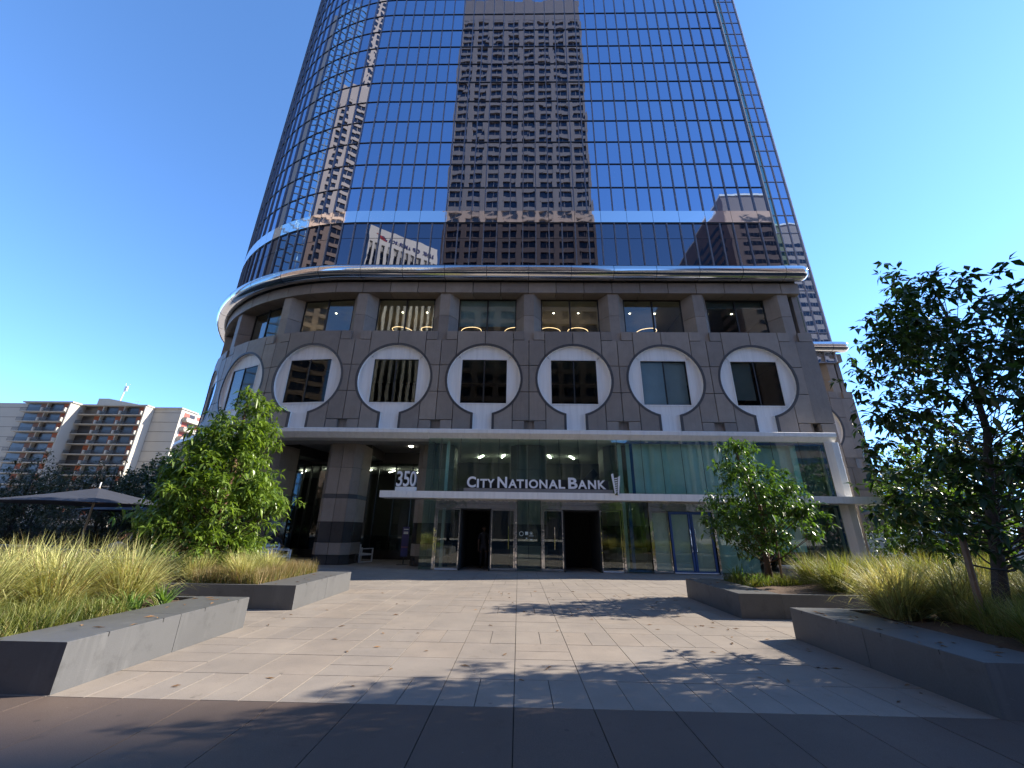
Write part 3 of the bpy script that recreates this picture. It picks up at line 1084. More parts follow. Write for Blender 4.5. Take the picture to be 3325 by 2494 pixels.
# coverings hung inside the right half, and blue masking tape round the glass
cv = [(4.95, 9.5, 3.2, 5.5, 'film'), (9.52, 12.74, 3.2, 5.5, 'film'), (12.80, 13.85, 3.2, 5.5, 'blind_dark'), (8.45, 10.2, 0.05, 2.8, 'film'), (10.22, 12.3, 0.9, 2.8, 'film_teal_lit'), (12.8, 13.85, 0.05, 2.8, 'blind_dark')]
M['film_teal_lit'] = plain('film_teal_lit', (0.45, 0.72, 0.70), 0.6, 0, 0.08, 1.0)  # teal brightened in its colour to stand for the daylit room behind
for a, b_, z0, z1, mt in cv:
    c_ = MB()
    n = max(4, int((b_ - a) / 0.12))
    ys = [GY + 0.30 + 0.03 * math.sin(i * 1.7) + rng.uniform(-0.012, 0.012) for i in range(n + 1)]
    vv, ff = [], []
    for i in range(n + 1):
        x = a + (b_ - a) * i / n
        vv += [(x, ys[i], z0), (x, ys[i] + rng.uniform(-0.03, 0.03), (z0 + z1) / 2), (x, ys[i], z1), (x, ys[i] + 0.02, z0), (x, ys[i] + 0.02, (z0 + z1) / 2), (x, ys[i] + 0.02, z1)]
    for i in range(n):
        o6 = i * 6
        for q in (0, 1):
            ff.append((o6 + q, o6 + 6 + q, o6 + 7 + q, o6 + 1 + q))
            ff.append((o6 + 3 + q, o6 + 4 + q, o6 + 10 + q, o6 + 9 + q))
    c_.add(vv, ff)
    c_.build('cover_sheet', M[mt], tower, smooth=True)
tp = MB()
tp.box(4.82, 13.88, GY + 0.03, GY + 0.035, 5.42, 5.55)
tp.box(13.74, 13.88, GY + 0.03, GY + 0.035, 3.14, 5.42)
tp.box(4.78, 4.92, GY + 0.03, GY + 0.035, 0.1, 2.8)
tp.box(5.05, 5.19, GY + 0.03, GY + 0.035, 3.14, 5.42)
tp.box(13.78, 13.88, GY + 0.03, GY + 0.035, 0.1, 2.8)
tp.box(9.5, 13.8, GY + 0.03, GY + 0.035, 2.72, 2.8)
tp.box(4.62, 5.55, GY + 0.03, GY + 0.035, 0.05, 0.12)
tp.build('masking_tape', M['tape'], tower)
MB().box(4.60, 4.78, GY + 0.45, GY + 0.6, 0.0, 5.5).build('glass_fin', M['film'], tower)
MB().box(12.45, 12.72, GY + 0.22, GY + 0.25, 3.2, 5.5).build('glass_fin', M['film_teal_lit'], tower)
MB().add([(12.2, GY + 0.2, 0.3), (12.35, GY + 0.2, 0.3), (13.55, GY + 0.2, 2.2), (13.4, GY + 0.2, 2.2), (12.2, GY + 0.26, 0.3), (12.35, GY + 0.26, 0.3), (13.55, GY + 0.26, 2.2), (13.4, GY + 0.26, 2.2)],
         [(0, 1, 2, 3), (7, 6, 5, 4), (0, 4, 5, 1), (1, 5, 6, 2), (2, 6, 7, 3), (3, 7, 4, 0)]).build('brace', M['wood'], tower)
# lobby
lb = MB().box(-4.15, 14.9, 25.6, 25.8, 0, 5.7)
lb.build('back_wall', M['lobby_wall'], tower)
lb = MB().box(-4.15, 14.9, GY + 0.75, 25.6, 5.62, 5.75)
lb.build('ceiling', M['lobby_ceiling'], tower)
lb = MB().box(-4.15, 5.0, 22.2, 25.5, 3.3, 3.7)
lb.build('gallery', M['int_wall'], tower)
MB().box(-4.15, 5.0, 22.2, 22.26, 0.0, 3.3).build('back_wall', M['int_dark'], tower)
MB().add([(2.2, 20.6, 3.05), (2.45, 20.6, 2.75), (4.0, 20.6, 4.3), (3.8, 20.6, 4.6), (2.2, 21.4, 3.05), (2.45, 21.4, 2.75), (4.0, 21.4, 4.3), (3.8, 21.4, 4.6)],
         [(0, 1, 2, 3), (7, 6, 5, 4), (0, 4, 5, 1), (1, 5, 6, 2), (2, 6, 7, 3), (3, 7, 4, 0)]).build('stair', M['int_dark'], tower)
# decals on the entrance glass
dk = M['film']
dc = MB()
for i in range(20):
    a, b_ = 2 * math.pi * i / 20, 2 * math.pi * (i + 1) / 20
    cx_, cz_ = 0.13, 1.47
    pr = [(cx_ + r * math.cos(t), cz_ + r * math.sin(t)) for r in (0.075, 0.095) for t in (a, b_)]
    dc.add([(x, GY - 0.003, z) for x, z in pr], [(0, 1, 3, 2)])
    cx_, cz_ = 0.55, 1.49
    pr = [(cx_ + r * math.cos(t), cz_ + r * math.sin(t)) for r in (0.062, 0.070) for t in (a, b_)]
    dc.add([(x, GY - 0.003, z) for x, z in pr], [(0, 1, 3, 2)])
dc.box(0.29, 0.42, GY - 0.004, GY - 0.002, 1.42, 1.55)
dc.add([(0.515, GY - 0.003, 1.45), (0.585, GY - 0.003, 1.45), (0.585, GY - 0.003, 1.50), (0.55, GY - 0.003, 1.535), (0.515, GY - 0.003, 1.50)], [(0, 1, 2, 3, 4)])
dc.box(0.45, 0.65, GY - 0.004, GY - 0.002, 1.375, 1.395)
dc.box(0.32, 0.38, GY - 0.004, GY - 0.002, 1.27, 1.31)
dc.box(0.51, 0.60, GY - 0.004, GY - 0.002, 1.22, 1.25)
dc.build('glass_decal', M['film'], tower)
# canopy
xs_c = [-5.91, -4.75, -1.97, 0.81, 3.59, 6.37, 9.15, 11.93, 15.8]
for a, b_ in zip(xs_c[:-1], xs_c[1:]):
    MB().box(a + 0.004, b_ - 0.004, 17.45, 18.28, 2.84, 3.12).build('canopy_panel', M['alu'], tower)

# ------------------------------------------------------------------ lettering
def letter_mesh(ch, x0, x1, z0, z1, depth, offset=0.0, mats=None):
    cu = bpy.data.curves.new("glyph", 'FONT')
    cu.body = ch
    cu.size = 1.0
    cu.extrude = 0.1
    cu.offset = offset
    cu.resolution_u = 6
    tmp = bpy.data.objects.new("glyph", cu)
    COL.objects.link(tmp)
    bpy.context.view_layer.update()
    dg = bpy.context.evaluated_depsgraph_get()
    me = bpy.data.meshes.new_from_object(tmp.evaluated_get(dg))
    bpy.data.objects.remove(tmp)
    n = len(me.vertices)
    co = np.empty(n * 3, np.float32)
    me.vertices.foreach_get('co', co)
    co = co.reshape(-1, 3)
    mn, mx = co.min(0), co.max(0)
    u = (co - mn) / np.maximum(mx - mn, 1e-6)
    out = np.empty_like(co)
    out[:, 0] = x0 + u[:, 0] * (x1 - x0)
    out[:, 1] = -u[:, 2] * depth
    out[:, 2] = z0 + u[:, 1] * (z1 - z0)
    me.vertices.foreach_set('co', out.ravel())
    me.materials.clear()
    for m_ in (mats or [M['letter'], M['letter_side']]):
        me.materials.append(m_)
    me.update()
    idx = [0 if abs(p.normal.y) > 0.9 else 1 for p in me.polygons]
    me.polygons.foreach_set('material_index', idx)
    me.update()
    return me


sgn = thing('bank_sign', 'white raised letters reading CITY NATIONAL BANK with a ladder emblem on the entrance canopy', 'sign', (0, 17.72, 0))
K = (3.74 + 2.24) / (1960 - 145)
fx = lambda px: -2.24 + (px - 145) * K
LET = [('C', 145, 262, 1), ('I', 275, 303, 0), ('T', 318, 410, 0), ('Y', 408, 508, 0), ('N', 545, 672, 1), ('A', 688, 803, 0), ('T', 795, 892, 0), ('I', 910, 940, 0),
       ('O', 957, 1078, 0), ('N', 1094, 1200, 0), ('A', 1214, 1336, 0), ('L', 1346, 1430, 0), ('B', 1470, 1592, 1), ('A', 1597, 1714, 0), ('N', 1728, 1834, 0), ('K', 1855, 1962, 0)]
for ch, a, b_, cap in LET:
    me = letter_mesh(ch, fx(a), fx(b_), 3.305, 3.775 if cap else 3.675, 0.06, 0.028)
    link('letter', me, sgn)
MB().box(-2.37, 4.02, -0.05, 0.15, 3.12, 3.285).build('plinth', plain('plinth', (0.30, 0.27, 0.25), 0.4, 0.5), sgn)
MB().box(-2.30, 3.90, 0.16, 0.20, 3.25, 3.70).build('backing', M['black'], sgn)
em = MB()
dy = -0.30
zb, zt = 3.06, 3.90


def slant(x0b, x1b, x0t, x1t, z0, z1, y0, y1, mb, dz=0.0):
    mb.add([(x0b, y0, z0), (x1b, y0, z0), (x1t, y0, z1 + dz), (x0t, y0, z1), (x0b, y1, z0), (x1b, y1, z0), (x1t, y1, z1 + dz), (x0t, y1, z1)],
           [(0, 1, 2, 3), (7, 6, 5, 4), (0, 4, 5, 1), (1, 5, 6, 2), (2, 6, 7, 3), (3, 7, 4, 0)])


slant(4.04, 4.085, 3.93, 4.02, zb + 0.04, zt, dy - 0.05, dy, em, 0.04)
slant(4.155, 4.205, 4.215, 4.305, zb, zt - 0.10, dy - 0.05, dy, em, 0.05)
for i in range(7):
    z = zb + 0.10 + i * 0.092
    f_ = (z - zb) / (zt - zb)
    xl = 4.085 - f_ * 0.068
    xr = 4.155 + f_ * 0.06
    slant(xl - 0.01, xr - 0.045, xl + 0.03, xr + 0.01, z, z + 0.035, dy - 0.04, dy - 0.01, em, 0.02)
recalc(em.build('emblem', [M['letter']], sgn))
MB().box(4.06, 4.19, dy - 0.005, 0.05, 3.05, 3.14).build('bracket', M['steel'], sgn)

num = thing('number_sign', 'white outlined number 350 standing on the left end of the entrance canopy', 'sign', (0, 17.72, 0))
for ch, a, b_ in (('3', -5.285, -5.03), ('5', -4.985, -4.72), ('0', -4.70, -4.44)):
    link('digit', letter_mesh(ch, a, b_, 3.305, 3.955, 0.16, 0.012), num)
MB().box(-5.30, -4.42, -0.16, 0.02, 3.12, 3.29).build('plinth', M['alu'], num)

# ------------------------------------------------------------------ planters
def planter(x0, x1, y0, y1, inner, label, zt=0.455, rim=0.86):
    """inner: 'r' = stone bench on the right-hand side, 'l' = on the left"""
    t = thing('planter', label, 'planter', group='dark stone planters beside the paving')
    bx0, bx1 = (x1 - rim, x1) if inner == 'r' else (x0, x0 + rim)
    ox0, ox1 = (x0, x1 - rim) if inner == 'r' else (x0 + rim, x1)
    half = (y0 + y1) / 2
    bot = 0.10
    for a, b_ in ((y0, half), (half, y1)):
        m = MB()
        e0 = 0.0 if a == y0 else 0.004
        e1 = 0.0 if b_ == y1 else 0.004
        sx = -1 if inner == 'l' else 1
        xi0, xi1 = bx0, bx1
        bev = 0.006
        loop = [(xi0, 0.0), (xi1, 0.0), (xi1, zt - bev), (xi1 - bev, zt), (xi0 + bev, zt), (xi0, zt - bev)]
        n = len(loop)
        vv = [(x, y, z) for y in (a + e0, b_ - e1) for x, z in loop]
        m.add(vv, [tuple(range(n)), tuple(range(2 * n - 1, n - 1, -1))] + [(i, i + n, (i + 1) % n + n, (i + 1) % n) for i in range(n)])
        o = m.build('stone_block', M['basalt'], t)
        xin = x1 if inner == 'r' else x0
        for fy in (0.3, 0.8):
            yn = a + (b_ - a) * fy
            xa, xb = (xin - 0.03, xin + 0.001) if inner == 'r' else (xin - 0.001, xin + 0.03)
            MB().box(xa, xb, yn, yn + 0.012, zt - 0.045, zt + 0.0015).build('edge_notch', M['black'], o)
    nb = 3
    L = (ox1 - ox0) / nb
    for i in range(nb):
        a, b_ = ox0 + L * i, ox0 + L * (i + 1)
        MB().box(a + 0.004, b_ - 0.004, y0 + 0.003, y0 + 0.10, 0, zt - 0.004).build('stone_block', M['basalt'], t)
        MB().box(a + 0.004, b_ - 0.004, y1 - 0.10, y1 - 0.003, 0, zt - 0.004).build('stone_block', M['basalt'], t)
    # mounded soil
    nx, ny = 24, 16
    vv, ff = [], []
    for j in range(ny + 1):
        for i in range(nx + 1):
            u, v = i / nx, j / ny
            x = ox0 + (ox1 - ox0) * u
            y = y0 + 0.1 + (y1 - y0 - 0.2) * v
            z = zt - 0.05 + 0.10 * math.sin(math.pi * v) * min(1, 4 * min(u, 1 - u)) + 0.02 * math.sin(x * 7.1 + y * 3.3) * math.sin(y * 9.7)
            vv.append((x, y, z))
    for j in range(ny):
        for i in range(nx):
            a = j * (nx + 1) + i
            ff.append((a, a + 1, a + nx + 2, a + nx + 1))
    MB().add(vv, ff).build('soil', M['soil'], t, smooth=True)
    return t


planter(-11.5, -4.62, 4.70, 7.66, 'r', 'dark stone planter with pale tussock grass in the left foreground')
planter(-11.0, -4.62, 9.20, 12.13, 'r', 'dark stone planter holding the sunlit leafy tree left of the entrance')
planter(4.55, 13.5, 4.66, 7.64, 'l', 'long dark shaded planter under the tall dark trees in the right foreground')
planter(4.50, 12.5, 9.20, 11.96, 'l', 'dark stone planter with the small leafy tree in front of the blue taped doors')

# ------------------------------------------------------------------ grasses
def blades(name, pts, mat, length, width, lean, label, seed, seg=4, spread=0.0, kind='stuff', parent=None, dirbias=None, droop=1.0):
    """pts (n,3) roots; every blade is a bent tapering ribbon"""
    r = np.random.default_rng(seed)
    n = len(pts)
    P = np.asarray(pts, float)
    az = r.uniform(0, 2 * np.pi, n)
    if dirbias is not None:
        k = np.asarray(dirbias)
        az = np.where(np.isnan(k), az, k + r.normal(0, 0.45, n))
    L = length * r.uniform(0.55, 1.15, n)
    w = width * r.uniform(0.7, 1.3, n)
    th0 = np.abs(r.normal(0, 1, n)) * lean * 0.65 + r.uniform(0, lean * 0.5, n)
    bend = r.uniform(0.1, 1.75, n) * droop
    spike = r.uniform(0, 1, n) < 0.05
    th0 = np.where(spike, th0 * 0.55, th0)
    bend = np.where(spike, bend * 0.15, bend)
    w = np.where(spike, w * 1.5, w)
    dx, dy = np.cos(az), np.sin(az)
    side = np.stack([-dy, dx, np.zeros(n)], 1)
    tw = r.uniform(-0.9, 0.9, n)
    V = np.zeros((n, 2 * seg + 1, 3))
    pos = P.copy()
    for i in range(seg + 1):
        f = i / seg
        ww = w * (1 - f ** 1.6) * 0.5
        if i < seg:
            sd_ = side * np.cos(tw)[:, None] + np.stack([dx, dy, np.zeros(n)], 1) * np.sin(tw)[:, None]
            V[:, 2 * i] = pos - sd_ * ww[:, None]
            V[:, 2 * i + 1] = pos + sd_ * ww[:, None]
        else:
            V[:, 2 * seg] = pos
        th = th0 + bend * f * f * 1.2
        st = (L / seg)[:, None] * np.stack([np.sin(th) * dx, np.sin(th) * dy, np.cos(th)], 1)
        pos = pos + st
    nv = 2 * seg + 1
    base = np.arange(n)[:, None] * nv
    F = []
    for i in range(seg - 1):
        F.append(np.stack([2 * i, 2 * i + 1, 2 * i + 3], 0)[None] + base)
        F.append(np.stack([2 * i, 2 * i + 3, 2 * i + 2], 0)[None] + base)
    F.append(np.array([2 * (seg - 1), 2 * (seg - 1) + 1, 2 * seg])[None] + base)
    F = np.concatenate(F, 0)
    o = np_mesh(name, V.reshape(-1, 3), F, M[mat], parent)
    if label:
        tag(o, label, 'grass', kind=kind)
    return o


def tuft_roots(centres, per, rad, z, seed):
    r = np.random.default_rng(seed)
    out, dirs = [], []
    for cx_, cy_, k in centres:
        n = int(per * k)
        a = r.uniform(0, 2 * np.pi, n)
        q = rad * k * np.sqrt(r.uniform(0, 1, n))
        out.append(np.stack([cx_ + q * np.cos(a), cy_ + q * np.sin(a), np.full(n, z)], 1))
        dirs.append(np.where(r.uniform(0, 1, n) < 0.5, a, np.nan))
    return np.concatenate(out), np.concatenate(dirs)


def field(x0, x1, y0, y1, n, z, seed):
    r = np.random.default_rng(seed)
    return np.stack([r.uniform(x0, x1, n), r.uniform(y0, y1, n), np.full(n, z)], 1)


ZS = 0.42
c, d = tuft_roots([(-6.15, 6.95, 1.05), (-6.55, 6.25, 1.1), (-6.9, 5.6, 1.1), (-7.5, 6.6, 1.1), (-7.7, 5.6, 1.0), (-8.4, 6.1, 1.1), (-9.3, 6.4, 1.0), (-7.0, 7.2, 0.9), (-8.2, 7.2, 1.0)], 1150, 0.17, ZS, 1)
blades('tussock_grass', c, 'tussock', 1.02, 0.0135, 0.75, 'tall pale straw tussock grass filling the left foreground planter', 2, 5, dirbias=d, droop=1.1)
blades('low_grass', field(-7.4, -5.52, 4.85, 6.35, 8000, ZS - 0.02, 3), 'grass', 0.34, 0.0085, 0.75, 'short green grass along the bench edge of the left foreground planter', 4, 3)
c, d = tuft_roots([(-6.1, 9.75, 0.9), (-6.6, 10.3, 0.9), (-6.05, 10.6, 0.8), (-6.5, 11.2, 0.8), (-7.2, 9.8, 0.8)], 900, 0.17, ZS, 5)
blades('tussock_grass', c, 'tussock', 0.72, 0.012, 0.7, 'pale tussock grass at the foot of the sunlit tree left of the entrance', 6, 4, dirbias=d)
blades('low_grass', field(-7.1, -5.5, 9.35, 12.0, 9000, ZS - 0.02, 7), 'grass_tan', 0.40, 0.009, 0.35, 'tan tipped green grass at the bench edge of the far left planter', 8, 3, droop=0.5)
blades('low_grass', field(-7.1, -5.5, 9.35, 12.0, 5000, ZS - 0.02, 77), 'grass', 0.30, 0.010, 0.35, 'green blades mixed into the tan grass of the far left planter', 9, 3, droop=0.5)
c, d = tuft_roots([(5.85, 7.05, 1.1), (6.5, 6.75, 1.1), (6.35, 7.35, 0.9), (7.2, 7.1, 1.1), (7.9, 6.6, 1.0), (8.6, 7.1, 1.1), (9.4, 6.7, 1.0), (10.2, 7.1, 1.0), (11.0, 6.8, 1.0), (7.0, 6.2, 0.8), (11.8, 7.0, 1.0)], 950, 0.18, ZS, 10)
blades('tussock_grass', c, 'tussock', 0.95, 0.0135, 0.75, 'straw coloured tussock grass round the stakes in the right foreground planter', 11, 5, dirbias=d, droop=1.1)
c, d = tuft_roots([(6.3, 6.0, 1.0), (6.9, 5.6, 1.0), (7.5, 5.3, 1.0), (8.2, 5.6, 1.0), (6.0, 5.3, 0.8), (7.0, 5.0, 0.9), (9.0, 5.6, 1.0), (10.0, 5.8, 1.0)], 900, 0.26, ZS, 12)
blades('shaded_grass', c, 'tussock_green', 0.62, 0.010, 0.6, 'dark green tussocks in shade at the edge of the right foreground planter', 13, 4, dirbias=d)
c, d = tuft_roots([(7.0, 9.8, 1.0), (7.6, 10.3, 1.1), (7.3, 11.0, 1.0), (8.3, 9.9, 1.1), (8.6, 10.8, 1.1), (9.4, 10.2, 1.1), (9.9, 11.0, 1.0), (10.7, 10.3, 1.0), (11.5, 10.8, 1.0)], 900, 0.18, ZS, 14)
blades('tussock_grass', c, 'tussock_green', 0.88, 0.0135, 0.75, 'yellow green tussock grass behind the small tree in the far right planter', 15, 4, dirbias=d, droop=1.1)
blades('low_grass', field(5.45, 7.0, 10.6, 11.85, 3500, ZS - 0.02, 16), 'grass', 0.28, 0.010, 0.4, 'short green grass round the trunk of the small tree on the right', 17, 3)

# strappy plants one can tell apart
def strappy(x, y, size, label, seed, mat='strappy'):
    t = thing('strappy_plant', label, 'plant', (x, y, ZS), group='strap leaved plants in the planters')
    r = np.random.default_rng(seed)
    n = 46
    P = np.stack([r.normal(0, 0.05, n), r.normal(0, 0.05, n), np.full(n, -0.02)], 1)
    o = blades('foliage', P, mat, size, 0.034, 0.85, None, seed, 4, parent=t)
    return t


strappy(-5.62, 7.02, 0.42, 'strap leaved plant at the far corner of the left foreground planter, largest of three', 21)
strappy(-5.72, 6.62, 0.34, 'strap leaved plant in the middle of the three beside the left bench edge', 22)
strappy(-5.80, 6.30, 0.32, 'strap leaved plant where the short grass ends in the left foreground planter', 23)
strappy(5.72, 11.55, 0.55, 'upright strap leaved plant in front of the blue taped doors', 24)
strappy(6.0, 10.9, 0.40, 'small strap leaved plant beside the trunk of the right hand small tree', 25)
strappy(5.75, 11.0, 0.36, 'low strap leaved plant at the bench edge of the far right planter', 26)

# ------------------------------------------------------------------ trees
def leaf_cloud(centres, per, spread, size, seed, leaves=8, droop=0.5, wid=0.30):
    """whorls of folded leaves round the branch tips -> V, F"""
    r = np.random.default_rng(seed)
    C = []
    for c_, k in centres:
        n = max(1, int(per * k))
        C.append(np.asarray(c_)[None] + r.normal(0, 1, (n, 3)) * spread * np.array([1, 1, 0.75]) * k ** 0.4)
    C = np.concatenate(C)
    n = len(C)
    ax = r.normal(0, 0.6, (n, 3)) + np.array([0, 0, 0.9])
    ax /= np.linalg.norm(ax, axis=1)[:, None]
    ref = np.where(np.abs(ax[:, :1]) < 0.8, np.array([[1.0, 0, 0]]), np.array([[0, 1.0, 0]]))
    e1 = np.cross(ax, ref)
    e1 /= np.linalg.norm(e1, axis=1)[:, None]
    e2 = np.cross(ax, e1)
    N = n * leaves
    rep = lambda a: np.repeat(a, leaves, 0)
    ang = np.tile(np.arange(leaves) * 2 * np.pi / leaves, n) + r.uniform(-0.5, 0.5, N)
    tilt = r.uniform(-0.75, 0.65, N)
    D = (rep(e1) * np.cos(ang)[:, None] + rep(e2) * np.sin(ang)[:, None]) * np.cos(tilt)[:, None] + rep(ax) * np.sin(tilt)[:, None]
    base = rep(C)
    L = size * r.uniform(0.6, 1.2, N)
    w = L * wid * r.uniform(0.8, 1.2, N)
    up = np.array([0, 0, 1.0])[None]
    sd_ = np.cross(D, up)
    sd_ /= np.maximum(np.linalg.norm(sd_, axis=1), 1e-6)[:, None]
    nr = np.cross(sd_, D)
    tw = r.uniform(-0.6, 0.6, N)
    sd2 = sd_ * np.cos(tw)[:, None] + nr * np.sin(tw)[:, None]
    nr2 = np.cross(sd2, D)
    dr = np.array([0, 0, -1.0])[None] * (L * droop * r.uniform(0.1, 0.9, N))[:, None]
    p0 = base + D * (L * 0.12)[:, None]
    m1 = base + D * (L * 0.5)[:, None] + dr * 0.25
    tip = base + D * L[:, None] + dr
    V = np.stack([p0, m1 - sd2 * w[:, None] + nr2 * (w * 0.35)[:, None], m1, m1 + sd2 * w[:, None] + nr2 * (w * 0.35)[:, None], tip], 1)
    b = (np.arange(N) * 5)[:, None]
    F = np.concatenate([np.array([0, 2, 1])[None] + b, np.array([0, 3, 2])[None] + b, np.array([1, 2, 4])[None] + b, np.array([2, 3, 4])[None] + b])
    return V.reshape(-1, 3), F


def tree(label, base, top, tr, profile, ncl, per, spread, leaf, mat, bark, seed, lean=None, group=None, name='leafy_tree', leaves=8, droop=0.5, fork=0.25, inner=0.35, wid=0.30, stems=1):
    """profile: list of (z, radius, dx, dy) crown outline relative to the trunk base"""
    t = thing(name, label, 'tree', base, group=group)
    r = np.random.default_rng(seed)
    zs = np.array([p[0] for p in profile])
    ra = np.array([p[1] for p in profile])
    ox = np.array([p[2] for p in profile])
    oy = np.array([p[3] for p in profile])
    zl, zh = zs[0], zs[-1]
    axis = lambda z: np.array([np.interp(z, zs, ox), np.interp(z, zs, oy), z])
    tk = MB()
    hz = [0, 0.15, 0.3, 0.5, 0.7, 0.9, 1.0]
    pts, rad = [], []
    for h in hz:
        z = h * top * 0.93
        if z < zl:
            a0 = axis(zl)
            f = z / max(zl, 0.01)
            q = np.array([a0[0] * f, a0[1] * f, z])
        else:
            q = axis(z)
        q = q + np.array([r.normal(0, 0.02), r.normal(0, 0.02), 0]) * (1 if h > 0 else 0)
        pts.append(q)
        rad.append(tr * (1.25 if h == 0 else (1 - 0.9 * h)))
    tk.tube(pts, rad, 9)
    to = tk.build('trunk', M[bark], t, smooth=True)
    pts = np.array(pts)
    cl = []
    wts = []
    br = MB()
    # sample tips through the crown
    cand = np.linspace(zl, zh, 60)
    pw_ = np.maximum(np.interp(cand, zs, ra), 0.05) ** 1.7
    pw_ /= pw_.sum()
    tries = 0
    while len(cl) < ncl and tries < ncl * 30:
        tries += 1
        z = r.choice(cand, p=pw_) + r.uniform(-0.05, 0.05)
        R = np.interp(z, zs, ra)
        a = r.uniform(0, 2 * np.pi)
        q = R * (inner + (1 - inner) * np.sqrt(r.uniform(0, 1))) * 0.95
        p = axis(z) + np.array([q * np.cos(a), q * np.sin(a), 0])
        if cl and min(np.linalg.norm(p - c_) for c_, _ in cl) < spread * 0.75:
            continue
        cl.append((p, r.uniform(0.5, 1.4)))
    for p, k in cl:
        zb_ = max(0.12 * top, p[2] - np.hypot(p[0], p[1]) * r.uniform(0.45, 0.75) - 0.05)
        zb_ = min(zb_, top * 0.85)
        i = np.searchsorted(pts[:, 2], zb_)
        i = min(max(i, 1), len(pts) - 1)
        f = (zb_ - pts[i - 1, 2]) / max(1e-3, pts[i, 2] - pts[i - 1, 2])
        s_ = pts[i - 1] * (1 - f) + pts[i] * f
        m_ = (s_ + p) / 2 + np.array([0, 0, -0.10 * np.linalg.norm(p - s_)])
        r0 = max(0.008, tr * 0.2 * (1 - zb_ / top))
        br.tube([s_, s_ * 0.4 + m_ * 0.6, m_ * 0.4 + p * 0.6 + np.array([0, 0, 0.02]), p], [r0, r0 * 0.8, r0 * 0.5, r0 * 0.2], 5, cap=False)
    br.build('branches', M[bark], t, smooth=True)
    V, F = leaf_cloud(cl, per, spread, leaf, seed + 1, leaves, droop, wid)
    tag(np_mesh('crown', V, F, M[mat], t), kind='stuff')
    return t


tree('broad sunlit leafy tree in the planter left of the entrance', (-7.95, 10.9, 0.42), 5.3, 0.13,
     [(0.25, 1.0, 0.1, 0), (0.8, 1.45, 0.1, 0), (1.6, 1.62, 0.12, 0), (2.4, 1.42, 0.15, 0), (3.1, 1.1, 0.1, 0), (3.8, 0.8, 0.1, 0), (4.5, 0.45, 0.12, 0), (5.25, 0.06, 0.15, 0)],
     125, 21, 0.19, 0.19, 'leaf', 'bark', 101, leaves=8, droop=0.75, inner=0.3, wid=0.165)
tree('small leafy tree with a reddish trunk in front of the taped double doors', (6.35, 11.3, 0.42), 4.0, 0.085,
     [(0.5, 0.45, 0.05, 0), (0.9, 0.9, 0.1, 0), (1.4, 1.42, 0.15, 0), (2.0, 1.25, 0.1, 0), (2.7, 0.85, -0.15, 0), (3.4, 0.45, -0.25, 0), (3.95, 0.12, -0.3, 0)],
     66, 16, 0.17, 0.165, 'leaf_mid', 'bark', 202, leaves=8, droop=0.65, inner=0.25, wid=0.19)
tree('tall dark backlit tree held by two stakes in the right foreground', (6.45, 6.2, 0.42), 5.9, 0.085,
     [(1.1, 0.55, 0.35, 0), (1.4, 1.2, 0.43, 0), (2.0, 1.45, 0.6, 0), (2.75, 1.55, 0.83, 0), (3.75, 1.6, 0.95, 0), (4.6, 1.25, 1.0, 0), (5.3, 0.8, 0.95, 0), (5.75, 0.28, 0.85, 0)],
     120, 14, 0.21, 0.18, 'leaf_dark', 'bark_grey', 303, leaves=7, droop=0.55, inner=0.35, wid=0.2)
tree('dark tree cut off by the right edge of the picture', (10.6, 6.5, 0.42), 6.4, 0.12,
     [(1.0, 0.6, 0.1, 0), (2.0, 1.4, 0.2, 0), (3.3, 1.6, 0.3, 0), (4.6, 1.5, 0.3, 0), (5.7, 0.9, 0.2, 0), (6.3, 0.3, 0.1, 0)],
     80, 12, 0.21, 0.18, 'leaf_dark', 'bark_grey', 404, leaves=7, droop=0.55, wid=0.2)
bgt = 'bright green trees behind the right hand planters'
tree('sunlit green tree behind the tall dark tree, nearest the tower corner', (15.6, 15.8, 0.0), 5.6, 0.10,
     [(1.2, 0.8, 0, 0), (2.2, 1.6, 0, 0), (3.4, 1.7, 0, 0), (4.6, 1.1, 0, 0), (5.5, 0.3, 0, 0)], 60, 11, 0.26, 0.19, 'leaf_back', 'bark_grey', 505, group=bgt)
tree('sunlit green tree seen between the dark trunks on the far right', (17.5, 16.0, 0.0), 6.0, 0.11,
     [(1.2, 1.0, 0, 0), (2.4, 2.0, 0, 0), (3.8, 2.0, 0, 0), (5.0, 1.3, 0, 0), (5.9, 0.3, 0, 0)], 70, 11, 0.28, 0.2, 'leaf_back', 'bark_grey', 506, group=bgt)
tree('thin trunked young tree in front of the pale tiled wall', (13.4, 13.2, 0.0), 3.4, 0.06,
     [(0.9, 0.5, 0, 0), (1.5, 1.0, 0, 0), (2.3, 1.0, 0, 0), (3.2, 0.3, 0, 0)], 30, 10, 0.22, 0.17, 'leaf_back', 'bark_grey', 507, group=bgt)
tree('spreading green tree at the far end behind the right foreground planter', (21.5, 17.0, 0.0), 6.4, 0.12,
     [(1.2, 1.2, 0, 0), (2.6, 2.3, 0, 0), (4.0, 2.2, 0, 0), (5.4, 1.3, 0, 0), (6.3, 0.3, 0, 0)], 70, 11, 0.3, 0.2, 'leaf_back', 'bark_grey', 508, group=bgt)

